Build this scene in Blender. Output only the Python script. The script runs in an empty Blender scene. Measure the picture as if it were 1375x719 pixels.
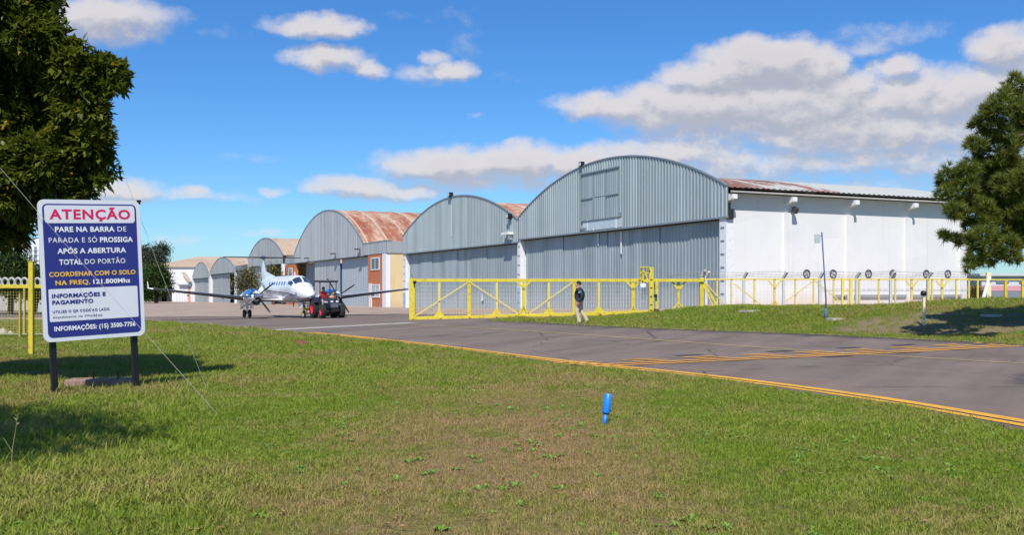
import bpy, bmesh, math, random
import numpy as np
from mathutils import Vector, Matrix
from mathutils.geometry import delaunay_2d_cdt

random.seed(7)
RNG = np.random.default_rng(11)
R = math.radians
scene = bpy.context.scene
col = scene.collection

# ------------------------------------------------------------------ camera
F = 1350.0            # focal length in pixels of the 1375 px wide photograph
CU, HV = 687.5, 391.0  # principal column, horizon row
CAMZ = 1.6
cam_d = bpy.data.cameras.new('camera')
cam = bpy.data.objects.new('camera', cam_d)
col.objects.link(cam)
cam.location = (0, 0, CAMZ)
cam.rotation_euler = (R(90), 0, 0)
cam_d.sensor_width = 36
cam_d.lens = 36 * F / 1375
cam_d.shift_y = (HV - 359.5) / 1375
cam_d.clip_end = 20000
cam_d.clip_start = 0.05
scene.camera = cam

# ------------------------------------------------------------------ light
SUN_EL, SUN_AZ = 50.0, 7.0     # azimuth: degrees left of straight behind the camera
sd = Vector((-math.sin(R(SUN_AZ)) * math.cos(R(SUN_EL)), -math.cos(R(SUN_AZ)) * math.cos(R(SUN_EL)), math.sin(R(SUN_EL))))
sun_d = bpy.data.lights.new('sun', 'SUN')
sun_d.energy = 5.0
sun_d.angle = R(0.5)
sun_d.color = (1.0, 0.955, 0.88)
sun = bpy.data.objects.new('sun', sun_d)
col.objects.link(sun)
sun.rotation_euler = sd.to_track_quat('Z', 'Y').to_euler()
sun.location = sd * 50

scene.view_settings.view_transform = 'Standard'
scene.view_settings.look = 'None'
scene.view_settings.exposure = 0.12
scene.view_settings.gamma = 1.0
scene.view_settings.use_curve_mapping = False

# ------------------------------------------------------------------ node helpers
class NT:
    def __init__(s, tree):
        s.t = tree
    def n(s, typ, **kw):
        nd = s.t.nodes.new(typ)
        for k, v in kw.items():
            setattr(nd, k, v)
        return nd
    def setin(s, nd, i, v):
        if v is None:
            return
        if isinstance(v, bpy.types.NodeSocket):
            s.t.links.new(v, nd.inputs[i])
        else:
            nd.inputs[i].default_value = v
    def math(s, op, a, b=None, c=None, clamp=False):
        nd = s.n('ShaderNodeMath', operation=op, use_clamp=clamp)
        s.setin(nd, 0, a); s.setin(nd, 1, b); s.setin(nd, 2, c)
        return nd.outputs[0]
    def vmath(s, op, a, b=None, c=None, scale=None):
        nd = s.n('ShaderNodeVectorMath', operation=op)
        s.setin(nd, 0, a); s.setin(nd, 1, b); s.setin(nd, 2, c)
        if scale is not None: s.setin(nd, 3, scale)
        return nd.outputs['Value'] if op in ('DOT_PRODUCT', 'LENGTH', 'DISTANCE') else nd.outputs[0]
    def mix(s, fac, a, b, blend='MIX'):
        nd = s.n('ShaderNodeMix', data_type='RGBA', blend_type=blend)
        s.setin(nd, 0, fac); s.setin(nd, 6, a); s.setin(nd, 7, b)
        return nd.outputs[2]
    def noise(s, vec, scale, detail=4, rough=0.6, dims='3D'):
        nd = s.n('ShaderNodeTexNoise', noise_dimensions=dims)
        s.setin(nd, 'Vector', vec); s.setin(nd, 'Scale', scale)
        s.setin(nd, 'Detail', detail); s.setin(nd, 'Roughness', rough)
        return nd.outputs[0]
    def ss(s, v, a, b, lo=0.0, hi=1.0):
        nd = s.n('ShaderNodeMapRange', interpolation_type='SMOOTHSTEP')
        s.setin(nd, 0, v); s.setin(nd, 1, a); s.setin(nd, 2, b); s.setin(nd, 3, lo); s.setin(nd, 4, hi)
        return nd.outputs[0]
    def mapping(s, vec, scale=(1, 1, 1), loc=(0, 0, 0), rot=(0, 0, 0)):
        nd = s.n('ShaderNodeMapping')
        s.setin(nd, 0, vec); s.setin(nd, 1, loc); s.setin(nd, 2, rot); s.setin(nd, 3, scale)
        return nd.outputs[0]
    def sep(s, v):
        nd = s.n('ShaderNodeSeparateXYZ'); s.setin(nd, 0, v)
        return nd.outputs

def c4(c):
    return (c[0], c[1], c[2], 1.0)

# ------------------------------------------------------------------ world
world = bpy.data.worlds.new('World')
scene.world = world
world.use_nodes = True
wt = world.node_tree
wt.nodes.clear()
W = NT(wt)

CLOUDS = [  # px centre, px radii, strength
    (135, 22, 78, 26, 1.0), (185, 18, 50, 13, .8), (95, 38, 50, 20, .7),
    (428, 36, 62, 15, 1.1), (437, 80, 52, 14, 1.0), (495, 94, 24, 9, .9), (465, 86, 30, 10, .7),
    (582, 75, 20, 9, .8), (603, 93, 32, 13, 1.0), (565, 100, 38, 12, .55), (622, 60, 22, 14, .2),
    (300, 47, 28, 6, .15), (672, 103, 22, 6, .12), (535, 20, 22, 5, .15), (605, 20, 25, 12, .12),
    (482, 250, 70, 14, 1.0), (540, 258, 55, 13, .8), (455, 243, 30, 9, .9),
    (545, 212, 34, 9, .7), (600, 222, 85, 24, 1.2), (690, 216, 85, 24, 1.25), (770, 218, 75, 22, 1.2), (650, 245, 100, 13, .75),
    (680, 189, 22, 5, .6), (640, 152, 12, 3, .3),
    (155, 256, 55, 17, 1.0), (258, 262, 30, 10, .8), (310, 267, 36, 7, .4), (366, 255, 17, 6, .6),
    (245, 326, 34, 6, .5), (350, 311, 30, 5, .45), (320, 209, 46, 4, .12), (440, 240, 20, 4, .2),
    (1030, 84, 85, 30, 1.6), (965, 102, 70, 22, 1.3), (1095, 95, 45, 24, 1.3),
    (820, 140, 76, 17, 1.1), (880, 128, 60, 18, 1.0), (930, 145, 120, 32, 1.25), (1060, 140, 170, 42, 1.25),
    (1230, 135, 150, 36, 1.1), (1340, 122, 90, 30, 1.1), (1160, 175, 170, 30, 1.1), (940, 180, 100, 16, .75),
    (900, 205, 110, 20, 1.0), (800, 228, 90, 20, .8), (930, 235, 130, 16, .8), (1040, 218, 140, 18, .8), (1010, 250, 200, 12, .6), (1230, 210, 120, 26, .8),
    (1200, 248, 110, 14, .5), (1205, 85, 30, 15, 1.1), (1190, 90, 20, 10, .9), (1348, 62, 46, 22, 1.1), (1375, 75, 40, 22, .9),
    (1180, 46, 62, 14, .42), (1160, 62, 36, 10, .5), (1065, 46, 24, 5, .3), (1420, 130, 60, 40, 1.0), (-60, 60, 90, 30, .9), (-40, 255, 60, 22, .9),
]
grp = bpy.data.node_groups.new('cloud_density', 'ShaderNodeTree')
grp.interface.new_socket('P', in_out='INPUT', socket_type='NodeSocketVector')
grp.interface.new_socket('D', in_out='OUTPUT', socket_type='NodeSocketFloat')
Gn = NT(grp)
gi = Gn.n('NodeGroupInput'); go = Gn.n('NodeGroupOutput')
P = gi.outputs[0]      # (azimuth, elevation, 0) in units of 100 px
wn = Gn.n('ShaderNodeTexNoise', noise_dimensions='3D')
Gn.setin(wn, 'Vector', P); Gn.setin(wn, 'Scale', 1.6); Gn.setin(wn, 'Detail', 5); Gn.setin(wn, 'Roughness', .6)
wv = Gn.vmath('SUBTRACT', wn.outputs['Color'], (.5, .5, .5))
PW = Gn.vmath('MULTIPLY_ADD', wv, (.62, .34, 0), P)
cur = None
for (cx, cy, rx, ry, st) in CLOUDS:
    az = math.atan((cx - CU) / F)
    el = math.atan((HV - cy) / F * math.cos(az))
    c = (az * F / 100, el * F / 100, 0)
    q = Gn.vmath('SUBTRACT', PW, c)
    q = Gn.vmath('MULTIPLY', q, (100 / rx, 100 / ry, 0))
    l = Gn.vmath('DOT_PRODUCT', q, q)
    d = Gn.math('MULTIPLY_ADD', l, -st * .55, st)
    if cur is None:
        cur = d
    else:
        nd = Gn.n('ShaderNodeMath', operation='SMOOTH_MAX')
        Gn.setin(nd, 0, cur); Gn.setin(nd, 1, d); nd.inputs[2].default_value = .25
        cur = nd.outputs[0]
# the rest of the sky carries loose clouds of the same kind
far = Gn.noise(Gn.mapping(P, (.16, .42, 1), (3.1, 1.7, 0)), 1.0, 3, .5)
far = Gn.ss(far, .52, .72, -.4, 1.0)
sx = Gn.sep(P)
ax = Gn.math('ABSOLUTE', sx[0])
out = Gn.ss(ax, 7.4, 9.0)
out2 = Gn.ss(sx[1], 4.3, 5.5)
out = Gn.math('MAXIMUM', out, out2)
far = Gn.math('MULTIPLY_ADD', out, far, Gn.math('MULTIPLY_ADD', out, 1.0, -1.0))
cur = Gn.math('MAXIMUM', cur, far)
fb = Gn.noise(Gn.mapping(P, (1, 1.5, 1)), 2.6, 7, .62)
fb = Gn.math('MULTIPLY_ADD', fb, 1.15, -.60)
dens = Gn.math('ADD', cur, fb)
grp.links.new(dens, go.inputs[0])

tc = W.n('ShaderNodeTexCoord')
dirv = W.vmath('NORMALIZE', tc.outputs['Generated'])
sxyz = W.sep(dirv)
azn = W.math('ARCTAN2', sxyz[0], sxyz[1])
eln = W.math('ARCSINE', sxyz[2])
comb = W.n('ShaderNodeCombineXYZ')
W.setin(comb, 0, W.math('MULTIPLY', azn, F / 100)); W.setin(comb, 1, W.math('MULTIPLY', eln, F / 100))
Pw = comb.outputs[0]
g1 = W.n('ShaderNodeGroup'); g1.node_tree = grp; W.setin(g1, 0, Pw)
g2 = W.n('ShaderNodeGroup'); g2.node_tree = grp
W.setin(g2, 0, W.vmath('ADD', Pw, (-.05, .16, 0)))
D1 = g1.outputs[0]; D2 = g2.outputs[0]
mask = W.ss(D1, -.06, 1.0)
mask = W.math('MULTIPLY', mask, W.ss(eln, 0.0, .05, .0, .93))
shade = W.math('SUBTRACT', D1, D2)
lit = W.ss(shade, -.30, .34)
thick = W.ss(D1, .5, 1.6)
sky = W.n('ShaderNodeTexSky', sky_type='NISHITA')
sky.sun_disc = False
sky.sun_elevation = R(SUN_EL)
sky.sun_rotation = R(180 + SUN_AZ)
sky.altitude = 600
sky.air_density = 1.0
sky.dust_density = 0.6
sky.ozone_density = 3.0
hs = W.n('ShaderNodeHueSaturation')
hs.inputs['Saturation'].default_value = SKY_SAT = 1.22
hs.inputs['Value'].default_value = 1.0
hs.inputs['Hue'].default_value = 0.5
W.setin(hs, 'Color', sky.outputs[0])
skyc = W.mix(1.0, hs.outputs[0], (.60, .87, 1.12, 1), 'MULTIPLY')
CL = 5.9
shadow_c = (CL * .64, CL * .65, CL * .74, 1)
light_c = (CL * 1.08, CL * 1.02, CL * 1.02, 1)
cc = W.mix(lit, shadow_c, light_c)
cc = W.mix(W.math('MULTIPLY', thick, .25), cc, (CL * .66, CL * .64, CL * .70, 1))
fin = W.mix(mask, skyc, cc)
bg = W.n('ShaderNodeBackground'); bg.inputs[1].default_value = 0.115
W.setin(bg, 0, fin)
wo = W.n('ShaderNodeOutputWorld')
wt.links.new(bg.outputs[0], wo.inputs[0])
world.cycles.sampling_method = 'MANUAL'
world.cycles.sample_map_resolution = 512

# ------------------------------------------------------------------ terrain
def sst(a, b, x):
    t = np.clip((np.asarray(x, float) - a) / (b - a), 0, 1)
    return t * t * (3 - 2 * t)

def g(X, Y):
    X = np.asarray(X, float); Y = np.asarray(Y, float)
    p = .4485 + .0229 * X - .00444 * Y
    p = np.where(p < -.3, -.3 + .45 * (p + .3), p)
    p = np.clip(p, -2.6, .75)
    base = sst(24, 52, Y) * p
    edge = 29.2 + (14.9 - X) * 1.25
    m = sst(.5, 11, Y - edge) * sst(4.5, 11, X) * (1 - sst(53, 61, Y)) * (1 - sst(60, 120, X))
    base = base + np.maximum(0, .80 - base) * m
    base = base + .42 * np.exp(-((X - 20.5) / 3.6) ** 2 - ((Y - 42.5) / 4.5) ** 2)
    return base

def gz(x, y):
    return float(g(x, y))

def G(u, v):
    """where the sight line of photo pixel (u, v) meets the ground"""
    dx = (u - CU) / F; dz = (HV - v) / F
    lo, hi = 2.0, 900.0
    for _ in range(60):
        t = (lo + hi) / 2
        if CAMZ + dz * t > gz(dx * t, t):
            lo = t
        else:
            hi = t
    return Vector((dx * lo, lo, gz(dx * lo, lo)))

def at(u, v, Y):
    return Vector(((u - CU) / F * Y, Y, CAMZ + (HV - v) / F * Y))

# ------------------------------------------------------------------ object helpers
def wloc(o):
    v = Vector((0, 0, 0))
    while o:
        v += o.location
        o = o.parent
    return v

def mesh_obj(name, me, mat=None, parent=None):
    o = bpy.data.objects.new(name, me)
    col.objects.link(o)
    if mat is not None:
        ms = mat if isinstance(mat, (list, tuple)) else [mat]
        if not me.materials:
            for m in ms: me.materials.append(m)
    if parent: o.parent = parent
    return o

def tag(o, label=None, cat=None, group=None, kind=None):
    if label: o['label'] = label
    if cat: o['category'] = cat
    if group: o['group'] = group
    if kind: o['kind'] = kind
    return o

def thing(name, label, cat, loc=(0, 0, 0), rz=0, group=None):
    o = bpy.data.objects.new(name, None)
    col.objects.link(o)
    o.empty_display_size = .2
    o.location = loc; o.rotation_euler = (0, 0, rz)
    return tag(o, label, cat, group)

def dup(root, loc, rz=0, label=None, group=None):
    r = root.copy(); col.objects.link(r); r.location = loc; r.rotation_euler = (0, 0, rz)
    if label: r['label'] = label
    if group: r['group'] = group
    for ch in list(root.children):
        c = ch.copy(); col.objects.link(c); c.parent = r
        for gch in ch.children:
            d = gch.copy(); col.objects.link(d); d.parent = c
    return r

class MB:
    def __init__(s):
        s.v = []; s.f = []; s.mi = []; s.cm = 0; s.smooth = []; s.sm = False
    def add(s, vs, fs):
        k = len(s.v)
        s.v += [tuple(v) for v in vs]
        s.f += [tuple(i + k for i in f) for f in fs]
        s.mi += [s.cm] * len(fs)
        s.smooth += [s.sm] * len(fs)
        return s
    def box(s, c, size, rot=None, rz=0, taper=1.0):
        hx, hy, hz = size[0] / 2, size[1] / 2, size[2] / 2
        M = rot if rot is not None else Matrix.Rotation(rz, 3, 'Z')
        vs = []
        for z, t in ((-hz, 1), (hz, taper)):
            for x, y in ((-hx, -hy), (hx, -hy), (hx, hy), (-hx, hy)):
                vs.append(M @ Vector((x * t, y * t, z)) + Vector(c))
        return s.add(vs, [(3, 2, 1, 0), (4, 5, 6, 7), (0, 1, 5, 4), (1, 2, 6, 5), (2, 3, 7, 6), (3, 0, 4, 7)])
    def b2(s, lo, hi):
        return s.box([(a + b) / 2 for a, b in zip(lo, hi)], [abs(b - a) for a, b in zip(lo, hi)])
    def beam(s, a, b, w, h=None, up=(0, 0, 1)):
        a = Vector(a); b = Vector(b); h = h or w
        d = (b - a); L = d.length
        if L < 1e-6: return s
        d.normalize(); u = Vector(up)
        if abs(d.dot(u)) > .98: u = Vector((0, 1, 0))
        x = d.cross(u).normalized(); y = x.cross(d).normalized()
        M = Matrix((x, d, y)).transposed()
        return s.box((a + b) / 2, (w, L, h), rot=M)
    def tube(s, path, rad, n=8, cap=True):
        path = [Vector(p) for p in path]
        rs = rad if isinstance(rad, (list, tuple)) else [rad] * len(path)
        vs = []; prev = None
        for i, p in enumerate(path):
            t = (path[min(i + 1, len(path) - 1)] - path[max(i - 1, 0)])
            t = t.normalized() if t.length > 1e-9 else Vector((0, 0, 1))
            if prev is None:
                u = Vector((0, 0, 1)) if abs(t.z) < .9 else Vector((1, 0, 0))
                x = t.cross(u).normalized()
            else:
                x = (prev - t * prev.dot(t)).normalized()
            prev = x
            y = t.cross(x)
            for k in range(n):
                a = 2 * math.pi * k / n
                vs.append(p + (x * math.cos(a) + y * math.sin(a)) * rs[i])
        fs = []
        for i in range(len(path) - 1):
            for k in range(n):
                k2 = (k + 1) % n
                fs.append((i * n + k, i * n + k2, (i + 1) * n + k2, (i + 1) * n + k))
        if cap:
            fs.append(tuple(range(n))[::-1]); fs.append(tuple((len(path) - 1) * n + k for k in range(n)))
        old = s.sm; s.sm = n > 5
        s.add(vs, fs); s.sm = old
        return s
    def grid(s, rows, close=False):
        """rows of points, lofted"""
        n = len(rows[0]); vs = [p for r in rows for p in r]; fs = []
        for i in range(len(rows) - 1):
            for k in range(n if close else n - 1):
                k2 = (k + 1) % n
                fs.append((i * n + k, i * n + k2, (i + 1) * n + k2, (i + 1) * n + k))
        return s.add(vs, fs)
    def lathe(s, prof, c=(0, 0, 0), n=16, M=None):
        """profile (r, z) about the local z axis"""
        rows = []
        for r, z in prof:
            row = []
            for k in range(n):
                a = 2 * math.pi * k / n
                p = Vector((r * math.cos(a), r * math.sin(a), z))
                if M is not None: p = M @ p
                row.append(p + Vector(c))
            rows.append(row)
        old = s.sm; s.sm = True
        s.grid(rows, close=True); s.sm = old
        return s
    def prism(s, poly, a, b, axis='y'):
        """poly in two axes, extruded from a to b on the third"""
        n = len(poly)
        def mk(p, t):
            return {'y': (p[0], t, p[1]), 'x': (t, p[0], p[1]), 'z': (p[0], p[1], t)}[axis]
        vs = [mk(p, a) for p in poly] + [mk(p, b) for p in poly]
        fs = [tuple(range(n)), tuple(range(n, 2 * n))[::-1]]
        for k in range(n):
            k2 = (k + 1) % n
            fs.append((k, k + n, k2 + n, k2))
        return s.add(vs, fs)
    def build(s, name, mat, parent=None, label=None, smooth=None, bevel=0, fixn=True):
        off = wloc(parent) if parent else Vector((0, 0, 0))
        me = bpy.data.meshes.new(name)
        me.from_pydata([(v[0] - off.x, v[1] - off.y, v[2] - off.z) for v in s.v], [], s.f)
        me.validate()
        if len(s.mi) == len(me.polygons):
            me.polygons.foreach_set('material_index', s.mi)
            me.polygons.foreach_set('use_smooth', s.smooth if smooth is None else [smooth] * len(s.f))
        if fixn and len(s.f) < 30000:
            bm = bmesh.new(); bm.from_mesh(me)
            bmesh.ops.recalc_face_normals(bm, faces=bm.faces)
            bm.to_mesh(me); bm.free()
        o = mesh_obj(name, me, mat, parent)
        if bevel:
            m = o.modifiers.new('bevel', 'BEVEL'); m.width = bevel; m.segments = 2; m.limit_method = 'ANGLE'
        if label: o['label'] = label
        return o

def np_mesh(name, verts, faces, mat, parent=None, smooth=False):
    """verts (n,3) array, faces (m,k) array, all of the same size"""
    verts = np.asarray(verts, np.float32); faces = np.asarray(faces, np.int32)
    me = bpy.data.meshes.new(name)
    n, k = faces.shape
    me.vertices.add(len(verts)); me.vertices.foreach_set('co', verts.ravel())
    me.loops.add(n * k); me.loops.foreach_set('vertex_index', faces.ravel())
    me.polygons.add(n); me.polygons.foreach_set('loop_start', np.arange(0, n * k, k, dtype=np.int32))
    me.polygons.foreach_set('loop_total', np.full(n, k, np.int32))
    me.update(calc_edges=True)
    if smooth: me.polygons.foreach_set('use_smooth', [True] * n)
    return mesh_obj(name, me, mat, parent)

# ------------------------------------------------------------------ materials
MATS = {}
def mat(name, colr, rough=.7, metal=0.0, var=.15, vscale=3.0, bump=0.0, bscale=30.0, dirt=None, dirt_amt=.3, stretch=(1, 1, 1), spec=.5, coat=0.0, world_co=False):
    if name in MATS: return MATS[name]
    m = bpy.data.materials.new(name); m.use_nodes = True
    t = NT(m.node_tree); m.node_tree.nodes.clear()
    o = t.n('ShaderNodeOutputMaterial'); b = t.n('ShaderNodeBsdfPrincipled')
    m.node_tree.links.new(b.outputs[0], o.inputs[0])
    if world_co:
        co = t.n('ShaderNodeNewGeometry').outputs['Position']
    else:
        co = t.n('ShaderNodeTexCoord').outputs['Object']
    co = t.mapping(co, stretch)
    base = c4(colr)
    nz = t.noise(co, vscale, 5, .65)
    f = t.math('MULTIPLY_ADD', nz, 2 * var, 1 - var)
    cn = t.n('ShaderNodeCombineXYZ')
    for i in range(3): t.setin(cn, i, f)
    cc = t.mix(1.0, base, cn.outputs[0], 'MULTIPLY')
    if dirt:
        dn = t.noise(co, vscale * 2.7, 6, .7)
        dm = t.math('MULTIPLY', t.ss(dn, .5, .72), dirt_amt)
        cc = t.mix(dm, cc, c4(dirt))
    t.setin(b, 'Base Color', cc)
    rr = t.math('MULTIPLY_ADD', nz, .25, rough - .125, clamp=True)
    t.setin(b, 'Roughness', rr)
    b.inputs['Metallic'].default_value = metal
    b.inputs['Specular IOR Level'].default_value = spec
    b.inputs['Coat Weight'].default_value = coat
    if bump:
        bn = t.n('ShaderNodeBump'); bn.inputs['Strength'].default_value = bump; bn.inputs['Distance'].default_value = .02
        t.setin(bn, 'Height', t.noise(co, bscale, 4, .6))
        t.setin(b, 'Normal', bn.outputs[0])
    MATS[name] = m
    return m

def glass_mat(name, colr=(.02, .03, .04), rough=.06):
    return mat(name, colr, rough, 0, .1, 1.5, spec=.9)

def grass_colour(t, pos, fine=1.0):
    """shared green to straw colour field, driven by place"""
    flat = t.mapping(pos, (1, 1, 0))
    n1 = t.noise(flat, .16, 3, .55)
    n2 = t.noise(flat, .75, 4, .6)
    n3 = t.noise(flat, 4.0, 4, .65)
    s = t.math('MULTIPLY_ADD', n1, 1.05, t.math('MULTIPLY_ADD', n2, .95, t.math('MULTIPLY', n3, .55)))
    # worn strip running through the middle of the lawn
    xy = t.sep(pos)
    w = t.math('MULTIPLY_ADD', xy[1], -.09, xy[0])
    w = t.math('ABSOLUTE', t.math('ADD', w, 1.1))
    worn = t.ss(w, 2.9, .2, 0, .30)
    worn = t.math('MULTIPLY', worn, t.ss(xy[1], 25, 12))
    s = t.math('ADD', s, t.math('ADD', worn, -1.24))
    return t.ss(s, -.16, .55), n3, n2

def build_grass_mats():
    m = bpy.data.materials.new('lawn_soil'); m.use_nodes = True
    t = NT(m.node_tree); m.node_tree.nodes.clear()
    o = t.n('ShaderNodeOutputMaterial'); b = t.n('ShaderNodeBsdfPrincipled')
    m.node_tree.links.new(b.outputs[0], o.inputs[0])
    pos = t.n('ShaderNodeNewGeometry').outputs['Position']
    dry, n3, n2 = grass_colour(t, pos)
    green = t.mix(n2, (.075, .130, .014, 1), (.15, .20, .03, 1))
    tan = t.mix(n3, (.25, .15, .08, 1), (.32, .23, .12, 1))
    c = t.mix(dry, green, tan)
    fn = t.noise(pos, 22, 4, .75)
    c = t.mix(1.0, c, t.mix(t.ss(fn, .3, .7), (.55, .55, .5, 1), (1.35, 1.3, 1.2, 1)), 'MULTIPLY')
    # bare earth by the fence on the right
    xy = t.sep(pos)
    e1 = t.vmath('MULTIPLY', t.vmath('SUBTRACT', pos, (18.0, 35.0, 0)), (.13, .27, 0))
    e = t.math('MULTIPLY_ADD', t.vmath('DOT_PRODUCT', e1, e1), -1.0, t.math('MULTIPLY_ADD', n2, 1.2, .35))
    c = t.mix(t.ss(e, .0, .5, 0, .85), c, t.mix(fn, (.20, .15, .085, 1), (.30, .235, .145, 1)))
    t.setin(b, 'Base Color', c); b.inputs['Roughness'].default_value = .95
    b.inputs['Specular IOR Level'].default_value = .15
    bn = t.n('ShaderNodeBump'); bn.inputs['Strength'].default_value = .9; bn.inputs['Distance'].default_value = .06
    t.setin(bn, 'Height', t.math('ADD', fn, n3)); t.setin(b, 'Normal', bn.outputs[0])
    MATS['lawn_soil'] = m
    m = bpy.data.materials.new('grass_blade'); m.use_nodes = True
    t = NT(m.node_tree); m.node_tree.nodes.clear()
    o = t.n('ShaderNodeOutputMaterial'); b = t.n('ShaderNodeBsdfPrincipled')
    pos = t.n('ShaderNodeNewGeometry').outputs['Position']
    dry, n3, n2 = grass_colour(t, pos)
    at_ = t.n('ShaderNodeAttribute', attribute_type='INSTANCER', attribute_name='tone')
    tone = at_.outputs['Fac']
    dry2 = t.math('ADD', dry, t.math('MULTIPLY_ADD', tone, .8, -.42), clamp=True)
    green = t.mix(tone, (.135, .215, .014, 1), (.30, .37, .040, 1))
    tan = t.mix(n3, (.32, .20, .08, 1), (.48, .36, .17, 1))
    c = t.mix(dry2, green, tan)
    t.setin(b, 'Base Color', c); b.inputs['Roughness'].default_value = .6
    b.inputs['Specular IOR Level'].default_value = .25
    tr = t.n('ShaderNodeBsdfTranslucent'); t.setin(tr, 'Color', c)
    mx = t.n('ShaderNodeMixShader'); mx.inputs[0].default_value = .28
    m.node_tree.links.new(b.outputs[0], mx.inputs[1]); m.node_tree.links.new(tr.outputs[0], mx.inputs[2])
    m.node_tree.links.new(mx.outputs[0], o.inputs[0])
    MATS['grass_blade'] = m
build_grass_mats()

def asphalt_mat(name, c1, c2, crack=True):
    m = bpy.data.materials.new(name); m.use_nodes = True
    t = NT(m.node_tree); m.node_tree.nodes.clear()
    o = t.n('ShaderNodeOutputMaterial'); b = t.n('ShaderNodeBsdfPrincipled')
    m.node_tree.links.new(b.outputs[0], o.inputs[0])
    pos = t.n('ShaderNodeNewGeometry').outputs['Position']
    lane = t.mapping(pos, (1, 1, 1), (0, 0, 0), (0, 0, R(-61)))     # long axis along the taxiway
    st = t.mapping(lane, (.10, .9, 1))
    n1 = t.noise(st, 1.0, 5, .6)
    n2 = t.noise(pos, .35, 4, .6)
    n3 = t.noise(pos, 40, 3, .8)
    c = t.mix(t.ss(t.math('MULTIPLY_ADD', n1, .6, t.math('MULTIPLY', n2, .4)), .36, .64), c4(c1), c4(c2))
    c = t.mix(1.0, c, t.mix(n3, (.8, .8, .8, 1), (1.2, 1.2, 1.2, 1)), 'MULTIPLY')
    # dark tyre scuffs
    sc = t.noise(t.mapping(lane, (.22, 1.6, 1), (4, 2, 0)), 1.0, 3, .5)
    c = t.mix(t.ss(sc, .60, .74, 0, .5), c, (.035, .03, .035, 1))
    st2 = t.noise(pos, .9, 5, .7)
    c = t.mix(t.ss(st2, .60, .72, 0, .35), c, (.045, .038, .038, 1))
    lt = t.noise(t.mapping(lane, (.5, 2.5, 1), (9, 1, 0)), 1.0, 5, .7)
    c = t.mix(t.ss(lt, .60, .75, 0, .4), c, (.26, .21, .18, 1))
    if crack:
        vo = t.n('ShaderNodeTexVoronoi', feature='DISTANCE_TO_EDGE')
        wv = t.noise(pos, 1.2, 4, .6)
        t.setin(vo, 'Vector', t.vmath('ADD', pos, t.vmath('SCALE', t.n('ShaderNodeTexNoise').outputs['Color'], scale=.7)))
        vo.inputs['Scale'].default_value = .22
        c = t.mix(t.math('MULTIPLY', t.ss(vo.outputs['Distance'], .012, .0), t.ss(wv, .42, .55, 0, .8)), c, (.03, .028, .028, 1))
    t.setin(b, 'Base Color', c)
    t.setin(b, 'Roughness', t.math('MULTIPLY_ADD', n1, .2, .75))
    bn = t.n('ShaderNodeBump'); bn.inputs['Strength'].default_value = .5; bn.inputs['Distance'].default_value = .01
    t.setin(bn, 'Height', n3); t.setin(b, 'Normal', bn.outputs[0])
    MATS[name] = m
    return m
asphalt_mat('asphalt', (.142, .102, .082), (.198, .150, .120))
asphalt_mat('old_concrete', (.29, .21, .155), (.42, .32, .245))

def sheet_mat(name, colr, streak=.35, sheet=.95, stain=(.25, .22, .2), low_light=None):
    """profiled steel: each sheet its own tone, vertical weathering"""
    m = bpy.data.materials.new(name); m.use_nodes = True
    t = NT(m.node_tree); m.node_tree.nodes.clear()
    o = t.n('ShaderNodeOutputMaterial'); b = t.n('ShaderNodeBsdfPrincipled')
    m.node_tree.links.new(b.outputs[0], o.inputs[0])
    co = t.n('ShaderNodeTexCoord').outputs['Object']
    xyz = t.sep(co)
    idx = t.math('FLOOR', t.math('DIVIDE', xyz[0], sheet))
    wn = t.n('ShaderNodeTexWhiteNoise', noise_dimensions='1D'); t.setin(wn, 'W', idx)
    n1 = t.noise(t.mapping(co, (2.2, 2.2, .12)), 1.0, 5, .65)
    n2 = t.noise(t.mapping(co, (.5, .5, .3)), 1.0, 3, .5)
    f = t.math('MULTIPLY_ADD', wn.outputs[0], .24, .86)
    f = t.math('MULTIPLY', f, t.math('MULTIPLY_ADD', n1, streak, 1 - streak / 2))
    f = t.math('MULTIPLY', f, t.math('MULTIPLY_ADD', n2, .24, .88))
    cn = t.n('ShaderNodeCombineXYZ')
    for i in range(3): t.setin(cn, i, f)
    c = t.mix(1.0, c4(colr), cn.outputs[0], 'MULTIPLY')
    c = t.mix(t.ss(n1, .62, .8, 0, .5), c, c4(stain))
    if low_light:
        n4 = t.noise(co, 1.1, 4, .6)
        k = t.math('ADD', t.math('MULTIPLY', xyz[2], -1.0), t.math('MULTIPLY', n4, 1.6))
        c = t.mix(t.ss(k, -1.3, .2, 0, .6), c, c4(low_light))
    t.setin(b, 'Base Color', c)
    t.setin(b, 'Roughness', t.math('MULTIPLY_ADD', n1, .2, .42))
    b.inputs['Metallic'].default_value = .25
    MATS[name] = m
    return m
sheet_mat('zinc_blue', (.31, .365, .385), .5, low_light=(.44, .46, .48))
sheet_mat('zinc_header', (.33, .385, .40))
sheet_mat('zinc_pale', (.42, .44, .455), .2)
sheet_mat('zinc_far', (.40, .42, .42), .2)

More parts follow.
